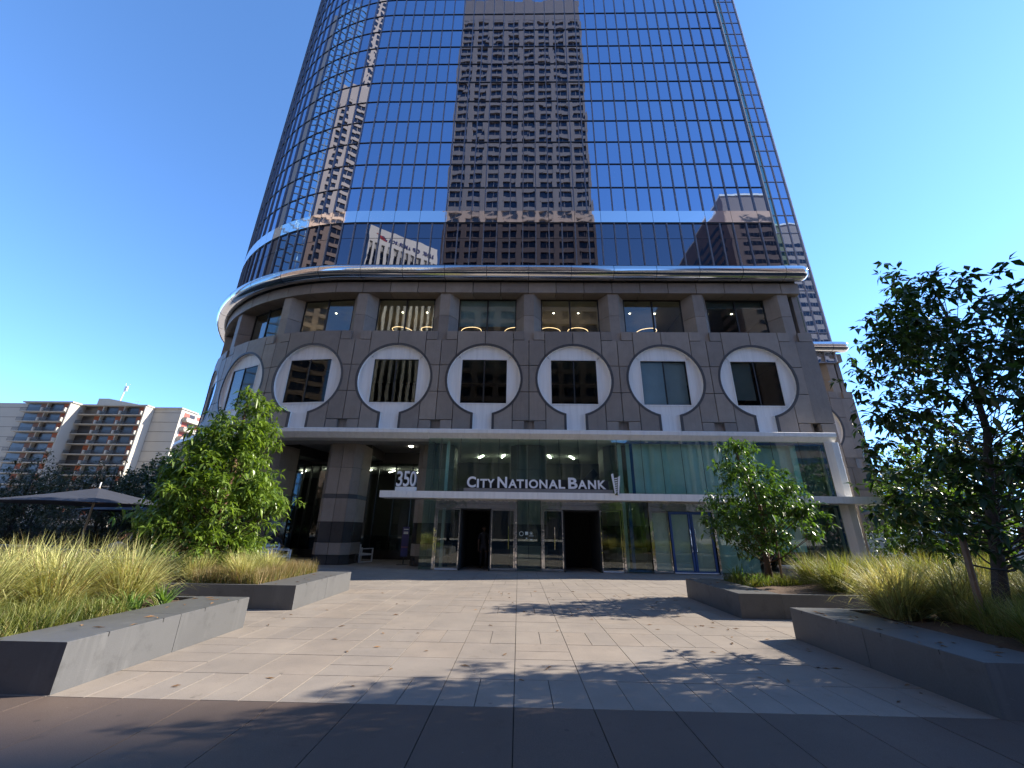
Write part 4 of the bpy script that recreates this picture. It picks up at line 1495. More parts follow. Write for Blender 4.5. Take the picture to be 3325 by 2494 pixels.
tree('bushy sunlit tree filling the gap between the dark crowns and the ledge', (19.0, 20.5, 0.0), 5.2, 0.10,
     [(0.6, 1.2, 0, 0), (2.0, 2.0, 0, 0), (3.4, 1.7, 0, 0), (4.4, 1.1, 0, 0), (5.1, 0.3, 0, 0)], 70, 12, 0.28, 0.19, 'leaf_back', 'bark_grey', 509, group=bgt)
tree('large green tree farthest off beyond the pale tiled wall', (26.5, 27.0, 0.0), 7.5, 0.14,
     [(1.0, 1.8, 0, 0), (2.6, 3.0, 0, 0), (4.4, 2.8, 0, 0), (6.2, 1.6, 0, 0), (7.4, 0.3, 0, 0)], 90, 12, 0.38, 0.24, 'leaf_back', 'bark_grey', 510, group=bgt)

for x, y, h, xt, lab in ((6.12, 6.1, 1.6, 6.22, 'left wooden stake of the tall dark tree'), (7.45, 6.25, 1.75, 7.25, 'right wooden stake of the tall dark tree, slightly tilted')):
    st = MB().tube([(x, y, 0.36), (xt, y, h)], 0.038, 8)
    o = st.build('tree_stake', M['wood'])
    tag(o, lab, 'stake', 'stakes beside the tall dark tree')
tie = MB().tube([(6.20, 6.10, 1.25), (6.45, 6.10, 1.20), (6.76, 6.09, 1.18)], 0.012, 6)
tie.tube([(7.30, 6.25, 1.35), (7.0, 6.27, 1.25), (6.72, 6.31, 1.2)], 0.012, 6)
tag(tie.build('tree_tie', M['black']), 'black rubber tie looped between the stakes and the dark trunk', 'tie')
o = MB().tube([(6.62, 11.2, 0.4), (6.70, 11.2, 2.1)], 0.03, 8).build('tree_stake', M['wood'])
tag(o, 'wooden stake against the trunk of the small tree before the doors', 'stake')

# ------------------------------------------------------------------ dark planting, walls and furniture on the left
lg = 'dark trees in the shade left of the tower'
LT = [(-14.6, 20.0, 5.2, 'dark rounded tree behind the parasol, close to the sunlit tree', 'leaf_dark'),
      (-18.6, 21.0, 5.3, 'dark tree right of the parasol top below the flats', 'leaf_dark'),
      (-17.2, 17.0, 4.3, 'thin twiggy olive tree rising just behind the parasol', 'leaf_olive'),
      (-22.5, 18.5, 4.6, 'grey green olive tree left of the parasol top', 'leaf_olive'),
      (-27.0, 23.0, 4.6, 'olive tree below the left block of flats', 'leaf_olive'),
      (-29.0, 19.0, 4.0, 'low olive tree at the left edge under the flats', 'leaf_olive'),
      (-23.5, 26.0, 5.9, 'dark bushy tree in front of the middle of the flats', 'leaf_dark'),
      (-34.0, 24.0, 4.6, 'olive tree farthest left behind the parasol', 'leaf_olive')]
for i, (x, y, h, lab, mt) in enumerate(LT):
    w_ = h * 0.42
    tree(lab, (x, y, 0.0), h, 0.10, [(0.22 * h, w_ * 0.55, 0, 0), (0.4 * h, w_, 0, 0), (0.62 * h, w_ * 0.95, 0, 0), (0.85 * h, w_ * 0.5, 0, 0), (h, 0.12, 0, 0)],
         80, 16, 0.32, 0.20 if mt == 'leaf_dark' else 0.15, mt, 'bark_grey', 600 + i * 7, group=lg, leaves=8, wid=0.24 if mt == 'leaf_dark' else 0.17, inner=0.15)
r = np.random.default_rng(88)
cl = [(np.array([x, 27.5 + r.normal(0, 0.6), z]), 1.0) for x in np.arange(-52, -11, 0.6) for z in (0.6, 1.3)]
V, F = leaf_cloud(cl, 12, 0.33, 0.14, 89, 7, 0.4)
hd = np_mesh('hedge', V, F, M['leaf_dark'])
tag(hd, 'long dark clipped hedge behind the seating on the left', 'hedge')
hb = MB().box(-52, -11, 27.4, 27.9, 0, 1.4).build('stems', M['bark_grey'], hd)

for a, b_, y, z1, lab in ((-16.5, -9.2, 14.2, 0.78, 'long grey concrete seat wall behind the sunlit tree'), (-30.0, -17.5, 16.0, 0.8, 'low grey wall left of the parasol pole')):
    w_ = thing('seat_wall', lab, 'wall', (0, 0, 0), group='low concrete walls on the left')
    n = int((b_ - a) / 1.8)
    for i in range(n):
        x0 = a + (b_ - a) * i / n
        x1 = a + (b_ - a) * (i + 1) / n
        MB().box(x0 + 0.005, x1 - 0.005, y, y + 0.4, 0, z1 - 0.08).build('wall_block', M['concrete_dark'], w_)
        MB().box(x0 + 0.005, x1 - 0.005, y - 0.03, y + 0.43, z1 - 0.075, z1).build('coping', M['concrete'], w_)


def make_chair():
    t = thing('armchair', 'white square framed outdoor armchair', 'chair', group='white outdoor armchairs')
    b = 0.045
    for sx in (-1, 1):
        f = MB()
        x0 = sx * 0.36
        f.box(x0 - b / 2, x0 + b / 2, -0.36, -0.36 + b, 0, 0.62)
        f.box(x0 - b / 2, x0 + b / 2, 0.36 - b, 0.36, 0, 0.80)
        f.box(x0 - b / 2, x0 + b / 2, -0.36 + b, 0.36 - b, 0.62 - b, 0.62)
        f.box(x0 - b / 2, x0 + b / 2, -0.36 + b, 0.36 - b, 0.0, b)
        f.box(x0 - b / 2, x0 + b / 2, -0.36 + b, 0.36 - b, 0.30, 0.30 + b)
        f.build('side_frame', M['white_metal'], t)
    for i in range(6):
        y0 = -0.34 + i * 0.112
        MB().box(-0.335, 0.335, y0, y0 + 0.095, 0.345, 0.375).build('seat_slat', M['white_metal'], t)
    for z0 in (0.46, 0.60, 0.74):
        MB().box(-0.335, 0.335, 0.325, 0.35, z0, z0 + 0.07).build('back_slat', M['white_metal'], t)
    return t


ch0 = make_chair()
CH = [(-8.0, 21.9, 2.6, 'white slatted armchair beside the stone column left of the entrance'),
      (-10.6, 18.8, 1.2, 'white armchair half hidden behind the far left planter grass'),
      (-8.6, 8.7, 2.0, 'white armchair just behind the pale grass of the left foreground planter'),
      (-13.3, 10.2, 0.7, 'white armchair under the left side of the parasol'),
      (-15.6, 12.2, 2.4, 'white armchair at the far left beyond the parasol pole')]
for i, (x, y, a, lab) in enumerate(CH):
    o = ch0 if i == 0 else copy_tree(ch0)
    o.location = (x, y, 0)
    o.rotation_euler = (0, 0, a)
    o.scale = (1.15, 1.15, 1.05)
    o['label'] = lab

def parasol(x, y, rad, ze, zp, a0, label):
    t = thing('parasol', label, 'parasol', (x, y, 0), group='dark blue market parasols')
    MB().tube([(0, 0, 0.06), (0, 0, zp + 0.02)], 0.028, 10).build('pole', plain('pole', (0.42, 0.36, 0.28), 0.5), t)
    MB().tube([(0, 0, zp + 0.02), (0, 0, zp + 0.17)], [0.014, 0.02], 8).build('finial', M['white_metal'], t)
    MB().box(-0.35, 0.35, -0.35, 0.35, 0, 0.08).build('base', M['concrete_dark'], t)
    n = 6
    cor = [(rad * math.cos(a0 + 2 * math.pi * i / n), rad * math.sin(a0 + 2 * math.pi * i / n)) for i in range(n)]
    for i in range(n):
        (xa, ya), (xb, yb) = cor[i], cor[(i + 1) % n]
        mx_, my_ = (xa + xb) / 2 * 0.97, (ya + yb) / 2 * 0.97
        vv = []
        for th in (0.0, -0.012):
            vv += [(0, 0, zp + th), (xa * 0.5, ya * 0.5, ze + (zp - ze) * 0.47 + th), (xb * 0.5, yb * 0.5, ze + (zp - ze) * 0.47 + th), (xa, ya, ze + th), (mx_, my_, ze + 0.02 + th), (xb, yb, ze + th), ((xa + xb) / 4 * 0.98, (ya + yb) / 4 * 0.98, ze + (zp - ze) * 0.44 + th)]
        m = MB().add(vv, [(0, 1, 6), (0, 6, 2), (1, 3, 4), (1, 4, 6), (6, 4, 5), (6, 5, 2), (7, 13, 8), (7, 9, 13), (8, 11, 10), (8, 13, 11), (13, 12, 11), (13, 9, 12), (3, 10, 11, 4), (4, 11, 12, 5)])
        recalc(m.build('canopy_panel', M['canvas'], t))
        MB().tube([(0, 0, zp - 0.45), (xa * 0.5, ya * 0.5, ze + (zp - ze) * 0.45)], 0.009, 5).build('rib', M['wood'], t)
    return t


parasol(-12.43, 12.0, 2.15, 2.13, 2.60, math.radians(-44), 'dark blue canvas parasol in front, lit from the right')
parasol(-14.3, 15.6, 1.8, 2.06, 2.5, math.radians(-20), 'dark blue parasol in shade just behind the lit one')

# ------------------------------------------------------------------ people
def body(label, joints, loc, rz, cloth, legs, skin, hair_mat, head_c, group=None):
    t = thing('person', label, 'person', loc, rz, group)
    names = list(joints)
    import bmesh
    bm = bmesh.new()
    sl = bm.verts.layers.skin.verify()
    vmap = {}
    for n in names:
        par, co, r0 = joints[n]
        v = bm.verts.new(co)
        v[sl].radius = (r0, r0)
        vmap[n] = v
    vmap[names[0]][sl].use_root = True
    for n in names:
        if joints[n][0]:
            bm.edges.new((vmap[joints[n][0]], vmap[n]))
    me = bpy.data.meshes.new('body')
    bm.to_mesh(me)
    bm.free()
    tmp = bpy.data.objects.new('tmp_body', me)
    COL.objects.link(tmp)
    tmp.modifiers.new('skin', 'SKIN')
    ss = tmp.modifiers.new('sub', 'SUBSURF')
    ss.levels = 1
    ss.render_levels = 1
    bpy.context.view_layer.update()
    dg = bpy.context.evaluated_depsgraph_get()
    m2 = bpy.data.meshes.new_from_object(tmp.evaluated_get(dg))
    bpy.data.objects.remove(tmp)
    m2.name = 'body'
    m2.materials.clear()
    for m_ in (cloth, legs, skin):
        m2.materials.append(m_)
    pel = Vector(joints['pelvis'][1])
    jl = {n: Vector(joints[n][1]) for n in names}
    mi = []
    for p in m2.polygons:
        best = min(jl, key=lambda n: (jl[n] - p.center).length - joints[n][2])
        if best.startswith(('knee', 'ankle', 'toe', 'hip')):
            mi.append(1)
        elif best.startswith(('wrist', 'hand', 'finger', 'thumb', 'neck', 'elbow')):
            mi.append(2)
        else:
            mi.append(0)
    m2.polygons.foreach_set('material_index', mi)
    m2.polygons.foreach_set('use_smooth', [True] * len(m2.polygons))
    m2.update()
    link('body', m2, t)
    # head with brow, nose and chin
    hb = MB()
    rings, sides = 12, 16
    for i in range(rings + 1):
        ph = math.pi * i / rings
        for k in range(sides):
            th = 2 * math.pi * k / sides
            x = 0.075 * math.sin(ph) * math.cos(th)
            y = 0.095 * math.sin(ph) * math.sin(th)
            z = 0.118 * math.cos(ph)
            if z < 0:
                x *= 1 + z * 2.2
                y *= 1 + z * 1.2
            if y < -0.06 and abs(x) < 0.02 and -0.04 < z < 0.02:
                y -= 0.02
            hb.v.append((head_c[0] + x, head_c[1] + y, head_c[2] + z))
    for i in range(rings):
        for k in range(sides):
            k2 = (k + 1) % sides
            hb.f.append((i * sides + k, i * sides + k2, (i + 1) * sides + k2, (i + 1) * sides + k))
            hb.mi.append(0)
    h = hb.build('head', skin, t, smooth=True)
    hh = MB()
    for i in range(rings + 1):
        ph = math.pi * i / rings * 0.62
        for k in range(sides):
            th = 2 * math.pi * k / sides
            yb = math.sin(th)
            x = 0.082 * math.sin(ph) * math.cos(th)
            y = 0.102 * math.sin(ph) * yb + 0.012
            z = 0.126 * math.cos(ph) + (0.05 * (1 - math.cos(ph)) if yb < -0.3 else 0)
            hh.v.append((head_c[0] + x, head_c[1] + y, head_c[2] + z))
    for i in range(rings):
        for k in range(sides):
            k2 = (k + 1) % sides
            hh.f.append((i * sides + k, i * sides + k2, (i + 1) * sides + k2, (i + 1) * sides + k))
            hh.mi.append(0)
    hh.build('hair', hair_mat, t, smooth=True)
    for sx in (-1, 1):
        MB().tube([(head_c[0] + sx * 0.074, head_c[1] + 0.0, head_c[2] - 0.03), (head_c[0] + sx * 0.084, head_c[1] + 0.008, head_c[2] + 0.0), (head_c[0] + sx * 0.074, head_c[1] + 0.01, head_c[2] + 0.03)], [0.008, 0.014, 0.008], 6).build('ear', skin, t)
        MB().tube([(head_c[0] + sx * 0.03, head_c[1] - 0.083, head_c[2] + 0.01), (head_c[0] + sx * 0.03, head_c[1] - 0.093, head_c[2] + 0.01)], [0.011, 0.004], 6).build('eye', M['black'], t)
    MB().box(head_c[0] - 0.022, head_c[0] + 0.022, head_c[1] - 0.086, head_c[1] - 0.078, head_c[2] - 0.055, head_c[2] - 0.048).build('mouth', M['skin_dark'], t)
    return t


def hand(j, sx, w, dirv, fl=0.085):
    """adds palm and five bent fingers to the joint dict at wrist w"""
    d = Vector(dirv).normalized()
    side = d.cross(Vector((0, 0, 1)))
    if side.length < 0.1:
        side = Vector((1, 0, 0))
    side.normalize()
    nrm = side.cross(d)
    w = Vector(w)
    tg = 'L' if sx < 0 else 'R'
    j['hand' + tg] = ('wrist' + tg, tuple(w + d * 0.07), 0.03)
    for i, (o, l) in enumerate(((-0.027, 0.9), (-0.009, 1.05), (0.010, 1.0), (0.028, 0.78))):
        a = w + d * 0.10 + side * o
        b_ = a + d * fl * 0.5 * l - nrm * 0.012
        c_ = b_ + d * fl * 0.42 * l - nrm * 0.03
        j['finger%s%da' % (tg, i)] = ('hand' + tg, tuple(a), 0.010)
        j['finger%s%db' % (tg, i)] = ('finger%s%da' % (tg, i), tuple(b_), 0.009)
        j['finger%s%dc' % (tg, i)] = ('finger%s%db' % (tg, i), tuple(c_), 0.007)
    a = w + d * 0.045 - side * 0.035 * sx
    j['thumb%sa' % tg] = ('hand' + tg, tuple(a), 0.011)
    j['thumb%sb' % tg] = ('thumb%sa' % tg, tuple(a + d * 0.045 - side * 0.02 * sx), 0.009)


def seated():
    j = {'pelvis': (None, (0, 0.05, 0.50), 0.135)}
    j['belly'] = ('pelvis', (0, 0.06, 0.68), 0.135)
    j['chest'] = ('belly', (0, 0.03, 0.88), 0.145)
    j['collar'] = ('chest', (0, 0.02, 1.02), 0.10)
    j['neck'] = ('collar', (0, 0.01, 1.12), 0.05)
    for sx, tg in ((-1, 'L'), (1, 'R')):
        j['shoulder' + tg] = ('collar', (sx * 0.18, 0.03, 0.99), 0.07)
        j['upper' + tg] = ('shoulder' + tg, (sx * 0.23, -0.02, 0.86), 0.055)
        j['elbow' + tg] = ('upper' + tg, (sx * 0.25, -0.08, 0.72), 0.042)
        j['wrist' + tg] = ('elbow' + tg, (sx * 0.16, -0.32, 0.74), 0.028)
        hand(j, sx, (sx * 0.16, -0.32, 0.74), (-sx * 0.3, -1, -0.1))
        j['hip' + tg] = ('pelvis', (sx * 0.10, -0.05, 0.48), 0.095)
        j['knee' + tg] = ('hip' + tg, (sx * 0.13, -0.45, 0.49), 0.06)
        j['ankle' + tg] = ('knee' + tg, (sx * 0.13, -0.42, 0.09), 0.04)
        j['toe' + tg] = ('ankle' + tg, (sx * 0.14, -0.58, 0.04), 0.035)
    return j, (0, -0.02, 1.27)


def walking():
    j = {'pelvis': (None, (0, 0, 0.93), 0.125)}
    j['belly'] = ('pelvis', (0, 0, 1.10), 0.125)
    j['chest'] = ('belly', (0, 0.0, 1.30), 0.14)
    j['collar'] = ('chest', (0, 0.0, 1.43), 0.09)
    j['neck'] = ('collar', (0, -0.01, 1.53), 0.05)
    for sx, tg in ((-1, 'L'), (1, 'R')):
        j['shoulder' + tg] = ('collar', (sx * 0.18, 0, 1.41), 0.068)
        j['upper' + tg] = ('shoulder' + tg, (sx * 0.22, 0.02, 1.27), 0.052)
        j['elbow' + tg] = ('upper' + tg, (sx * 0.24, 0.03 * sx, 1.11), 0.04)
        j['wrist' + tg] = ('elbow' + tg, (sx * 0.23, -0.10 - 0.06 * sx, 0.87), 0.027)
        hand(j, sx, (sx * 0.23, -0.10 - 0.06 * sx, 0.87), (0, -0.2, -1))
        j['hip' + tg] = ('pelvis', (sx * 0.10, -0.02 * sx, 0.86), 0.09)
        j['knee' + tg] = ('hip' + tg, (sx * 0.10, -0.10 * sx - 0.04, 0.49), 0.058)
        j['ankle' + tg] = ('knee' + tg, (sx * 0.10, -0.16 * sx + 0.04, 0.09), 0.038)
        j['toe' + tg] = ('ankle' + tg, (sx * 0.11, -0.16 * sx - 0.11, 0.04), 0.033)
    return j, (0, -0.03, 1.66)


j, hc = seated()
body('person with back turned in a grey shirt seated under the parasol', j, (-10.55, 11.2, 0.06), math.radians(200), M['shirt'], M['trousers'], M['skin'], M['hair'], hc)
body('person in dark clothes seated opposite the grey shirt under the parasol', j, (-12.0, 12.9, 0.06), math.radians(40), M['shirt_dark'], M['trousers'], M['skin'], M['hair'], hc)
body('person in dark clothes sitting in the shade left of the stone column', j, (-11.3, 19.9, 0.04), math.radians(60), M['shirt_dark'], M['trousers'], M['skin_dark'], M['hair'], hc)
j, hc = walking()
body('person in dark suit walking inside the open black doorway', j, (-1.55, 19.3, 0.0), math.radians(10), M['shirt_dark'], M['shirt_dark'], M['skin_dark'], M['hair'], hc)
for x, y, a, lab in ((-10.55, 11.25, 200, 'white armchair under the person in the grey shirt'), (-12.0, 12.95, 40, 'white armchair under the dark clothed person by the parasol pole'), (-11.3, 19.95, 60, 'white armchair under the person left of the stone column')):
    o = copy_tree(ch0)
    o.location = (x, y, 0)
    o.rotation_euler = (0, 0, math.radians(a))
    o['label'] = lab

# poster stand by the second column
ps = thing('poster_stand', 'narrow purple and blue poster stand beside the entrance glass', 'sign', (-5.45, 20.6, 0), 0.0)
MB().box(-0.02, 0.02, -0.02, 0.02, 0, 0.45).box(-0.28, 0.28, -0.15, 0.15, 0, 0.02).build('stand', M['black'], ps)
t_ = NT('poster')
gr = t_.n('ShaderNodeTexCoord').outputs['Generated']
sx_ = t_.n('ShaderNodeSeparateXYZ')
t_.l(gr, sx_.inputs[0])
cc = t_.ramp(sx_.outputs[2], [(0.0, (0.02, 0.03, 0.12)), (0.28, (0.025, 0.02, 0.13)), (0.31, (0.20, 0.08, 0.10)), (0.36, (0.03, 0.02, 0.10)), (1.0, (0.04, 0.03, 0.12))])
M['poster'] = t_.done(t_.principled(cc, 0.4))
MB().box(-0.16, 0.16, -0.03, 0.03, 0.35, 1.68).build('board', M['poster'], ps)
for z in (1.55, 1.42, 1.36):
    MB().box(-0.10, 0.12, -0.036, -0.031, z, z + 0.04).build('print_bar', M['film_pale'], ps)

# ring lamps, downlights and strip lamps inside
rlg = 'ring lamps behind the upper windows'
WNAME = {-3: 'leftmost', -2: 'second from left', -1: 'third from left', 0: 'middle', 1: 'third from right', 2: 'second from right', 3: 'rightmost'}
for kk, dx in ((-3, 0.5), (-2, 0.9), (-1, -0.9), (-1, 0.9), (0, -1.2), (0, 1.5), (1, -0.9), (1, 0.8), (2, 0.4)):
    c_ = C0 + BAY * kk + dx
    m = MB()
    cx_, cy_, _ = W(c_, -3.2, 0)
    pts = [(0.62 * math.cos(2 * math.pi * i / 28), 0.62 * math.sin(2 * math.pi * i / 28), 0) for i in range(29)]
    m.tube(pts, 0.012, 6, cap=False)
    o = m.build('ring_lamp', M['lamp_ring'], loc=(cx_, cy_, 13.22))
    o.rotation_euler = (R_(6), R_(4) * (1 if kk % 2 else -1), 0)
    two = kk in (-1, 0, 1)
    tag(o, 'glowing ring lamp%s over the sill of the %s upper window' % ((' on the left' if dx < 0 else ' on the right') if two else '', WNAME[kk]), 'lamp', rlg)
    MB().tube([(0, 0, 0.0), (0, 0, 0.82)], 0.004, 4).box(-0.62, 0.62, -0.01, 0.01, -0.008, 0.008).build('cord', M['black'], o)
dlg = 'small downlights in the ceilings behind the upper windows'
for kk in (-3, -2, -1, 1, 2, 3):
    for dx in (-0.75, 0.75):
        c_ = C0 + BAY * kk + dx
        x, y, _ = W(c_, -2.4, 0)
        pts = [(x + 0.042 * math.cos(2 * math.pi * i / 12), y + 0.042 * math.sin(2 * math.pi * i / 12)) for i in range(12)]
        m = MB()
        m.add([(a, b_, z) for z in (14.03, 14.05) for a, b_ in pts], [tuple(range(12)), tuple(range(23, 11, -1))] + [(i, (i + 1) % 12, (i + 1) % 12 + 12, i + 12) for i in range(12)])
        tag(m.build('downlight', M['lamp_warm']), '%s small round downlight in the ceiling of the %s upper window' % ('left' if dx < 0 else 'right', WNAME[kk]), 'lamp', dlg)
slg = 'strip lamps under the entrance hall ceiling'
ORD = ['first', 'second', 'third', 'fourth', 'fifth']
for i, (x, y, a) in enumerate(((-2.2, 23.3, 20), (-0.9, 23.0, 12), (1.75, 23.0, -12), (3.05, 23.2, -22))):
    o = MB().box(-0.03, 0.03, -0.45, 0.45, 5.57, 5.61).build('strip_lamp', M['lamp'], loc=(x, y, 0))
    o.rotation_euler = (0, 0, R_(a))
    tag(o, '%s short glowing strip lamp from the left above the bank sign' % ORD[i], 'lamp', slg)
plg = 'strip lamps behind the portico glass'
for i, (x, y) in enumerate(((-14.0, 26.2), (-12.0, 25.6), (-9.4, 25.2), (-7.9, 25.3), (-6.1, 25.3))):
    o = MB().box(-0.03, 0.03, -0.6, 0.6, 4.94, 4.98).build('strip_lamp', M['lamp'], loc=(x, y, 0))
    o.rotation_euler = (0, 0, R_(38))
    tag(o, '%s slim glowing strip lamp from the left behind the portico glass' % ORD[i], 'lamp', plg)
o = MB().box(-0.09, 0.09, -0.09, 0.09, 5.80, 5.845).build('ceiling_lamp', M['lamp'], loc=(-5.9, 21.6, 0))
tag(o, 'square ceiling lamp in the portico above the number sign', 'lamp')

# dry leaves fallen on the benches and the paving
r = np.random.default_rng(321)
pts = []
for x0, x1, y0, y1, z, n in ((-5.5, -4.66, 4.8, 7.6, 0.458, 14), (4.6, 5.4, 4.8, 7.6, 0.458, 26), (4.55, 5.35, 9.3, 11.9, 0.458, 12), (-4.5, 4.4, 4.7, 13.0, 0.004, 60), (3.0, 4.5, 5.0, 12.0, 0.004, 30), (-5.5, -4.66, 9.3, 12.0, 0.458, 8)):
    for i in range(n):
        pts.append((r.uniform(x0, x1), r.uniform(y0, y1), z))
V, F = [], []
for x, y, z in pts:
    a = r.uniform(0, 6.28)
    L, w_ = r.uniform(0.03, 0.075), r.uniform(0.010, 0.018)
    d_, s_ = np.array([math.cos(a), math.sin(a), 0]), np.array([-math.sin(a), math.cos(a), 0])
    c_ = np.array([x, y, z])
    b0 = len(V)
    V += [c_ - d_ * L, c_ + s_ * w_ + np.array([0, 0, r.uniform(0.004, 0.015)]), c_ - s_ * w_ + np.array([0, 0, r.uniform(0.004, 0.015)]), c_ + d_ * L + np.array([0, 0, r.uniform(0, 0.012)]), c_]
    F += [(b0, b0 + 4, b0 + 1), (b0, b0 + 2, b0 + 4), (b0 + 4, b0 + 3, b0 + 1), (b0 + 2, b0 + 3, b0 + 4)]
M['dry_leaf'] = leaf_mat('dry_leaf', (0.14, 0.07, 0.03), (0.26, 0.15, 0.07), 0.2, 0.6, (1, 1, 1))
tag(np_mesh('leaf_litter', V, F, M['dry_leaf']), 'dry fallen leaves scattered over the stone benches and the paving', 'leaves', kind='stuff')

# ------------------------------------------------------------------ flats on the left, about a hundred metres off
M['flat_wall'] = stone('flat_wall', (0.46, 0.435, 0.375), 0.06, 0.05, 0.85, 0.15)
M['flat_slab'] = plain('flat_slab', (0.42, 0.395, 0.34), 0.8)
M['flat_dark'] = plain('flat_dark', (0.045, 0.04, 0.038), 0.3)
M['flat_orange'] = plain('flat_orange', (0.36, 0.095, 0.035), 0.7)
M['flat_brown'] = plain('flat_brown', (0.20, 0.095, 0.06), 0.7)
M['flat_red'] = plain('flat_red', (0.36, 0.085, 0.06), 0.7)
M['rail'] = plain('rail', (0.03, 0.024, 0.022), 0.5)
fb = thing('apartment_block', 'pale concrete block of flats with stacked balconies and orange panels behind the parasol', 'building')
FH = 2.66
HT = 31.7
NF = 11


def wall(x0, x1, y0, y1, z0=0, z1=HT, mat='flat_wall', name='wall'):
    return MB().box(x0, x1, y0, y1, z0, z1).build(name, M[mat], fb)


def joints_lines(x0, x1, y, n0, n1):
    m = MB()
    for f in range(n0, n1):
        z = HT - 1.1 - f * FH
        m.box(x0, x1, y - 0.03, y, z - 0.04, z + 0.04)
    m.build('joint', M['rail'], fb)


wall(-160.0, -131.6, 100.6, 118, z1=HT + 0.1)
joints_lines(-141, -131.6, 100.6, 0, NF)
wall(-131.6, -118.72, 100.7, 118)
wall(-118.9, -118.6, 99.3, 103.25)                 # lit side wall of block A
wall(-118.58, -100.72, 103.3, 120)
wall(-100.9, -100.6, 101.8, 104.55)                # lit side wall of block B
wall(-100.58, -93.0, 104.6, 124)
joints_lines(-100.6, -93.0, 104.6, 0, NF)
roof = MB()
for x0, x1, y0 in ((-131.9, -118.3, 99.4), (-118.3, -100.4, 101.9), (-100.4, -92.7, 104.2)):
    roof.box(x0, x1, y0, y0 + 6, HT + 0.0, HT + 0.35)
roof.build('roof_edge', M['flat_slab'], fb)
pen = MB()
pen.add([(x, y, z) for z in (HT, HT + 3.6) for x, y in ((-121, 108), (-103, 108), (-103, 116), (-121, 116))], [(0, 1, 5, 4), (1, 2, 6, 5), (2, 3, 7, 6), (3, 0, 4, 7), (4, 5, 6, 7)])
pv = [(-121, 107.9, HT), (-108, 107.9, HT), (-108, 107.9, HT + 2.0), (-118, 107.9, HT + 3.8), (-121, 107.9, HT + 3.8)]
po_ = MB().add([(x, y - 0.2, z) for x, y, z in pv] + [(x, y + 8, z) for x, y, z in pv], [(0, 1, 2, 3, 4), (9, 8, 7, 6, 5)] + [(i, i + 5, (i + 1) % 5 + 5, (i + 1) % 5) for i in range(5)])
recalc(po_.build('penthouse', M['flat_slab'], fb))
ms = MB().tube([(-116.0, 109.0, HT + 3.5), (-115.6, 109.0, HT + 7.6)], 0.16, 8)
ms.box(-115.85, -115.1, 108.8, 109.2, HT + 6.6, HT + 8.0)
ms.tube([(-115.6, 109, HT + 7.6), (-116.1, 109, HT + 9.0)], 0.05, 5).tube([(-115.5, 109, HT + 7.8), (-114.6, 109, HT + 8.8)], 0.05, 5)
ms.build('roof_mast', M['white_metal'], fb)
MB().tube([(-110, 108.5, HT), (-110, 108.5, HT + 3.4)], 0.05, 6).box(-110.8, -109.3, 108.4, 108.6, HT + 3.2, HT + 3.3).build('aerial', M['steel'], fb)
rr_ = random.Random(5)
for (xa, xb, yf, nb) in ((-131.4, -118.9, 100.0, 2), (-118.4, -100.9, 102.6, 3)):
    bw = (xb - xa) / nb
    for b_i in range(nb):
        x0, x1 = xa + bw * b_i, xa + bw * (b_i + 1)
        for f in range(NF):
            z1 = HT - f * FH
            z0 = z1 - FH
            bal = MB()
            bal.box(x0, x1 - 0.1, yf - 0.95, yf + 0.70, z0 + 0.04, z0 + 0.22)
            bal.box(x1 - 0.42, x1 - 0.12, yf - 1.25, yf - 0.2, z0 + 0.22, z0 + 1.15)
            bal.box(x1 - 0.34, x1 - 0.12, yf - 0.2, yf + 0.70, z0 + 0.22, z1 + 0.03)
            bo = bal.build('balcony', M['flat_slab'], fb)
            orange = rr_.random() < 0.6
            MB().box(x0 + bw * 0.55, x1 - 0.36, yf + 0.55, yf + 0.62, z0 + 0.22, z1 - 0.03).build('panel', M['flat_orange' if orange else 'flat_brown'], bo)
            MB().box(x0, x0 + bw * 0.55 - 0.02, yf + 0.58, yf + 0.66, z0 + 0.22, z1 - 0.03).build('window', M['flat_dark'], bo)
            rl = MB()
            for q in range(22):
                x = x0 + 0.1 + (bw - 0.7) * q / 21
                rl.box(x - 0.02, x + 0.02, yf - 0.93, yf - 0.90, z0 + 0.22, z0 + 1.1)
            rl.box(x0 + 0.05, x1 - 0.45, yf - 0.95, yf - 0.90, z0 + 1.05, z0 + 1.13)
            rl.box(x0 + 0.05, x1 - 0.45, yf - 0.94, yf - 0.91, z0 + 0.60, z0 + 0.68)
            rl.build('railing', M['rail'], bo)
for f in range(NF):
    z1 = HT - 0.6 - f * FH
    z0 = z1 - FH
    for yi in range(3):
        y0 = 105.6 + yi * 4.6
        bal = MB().box(-93.0, -91.6, y0, y0 + 4.2, z0, z0 + 0.22).box(-92.9, -91.7, y0 - 0.16, y0, z0 + 0.22, z0 + 1.2)
        bo = bal.build('balcony', M['flat_slab'], fb)
        MB().box(-93.0, -92.95, y0 + 0.2, y0 + 2.0, z0 + 0.22, z1 - 0.1).build('panel', M['flat_red'], bo)
        MB().box(-93.0, -92.96, y0 + 2.1, y0 + 4.0, z0 + 0.22, z1 - 0.1).build('window', M['flat_dark'], bo)
        MB().box(-91.65, -91.6, y0, y0 + 4.2, z0 + 0.3, z0 + 1.1).build('railing', M['flat_slab'], bo)

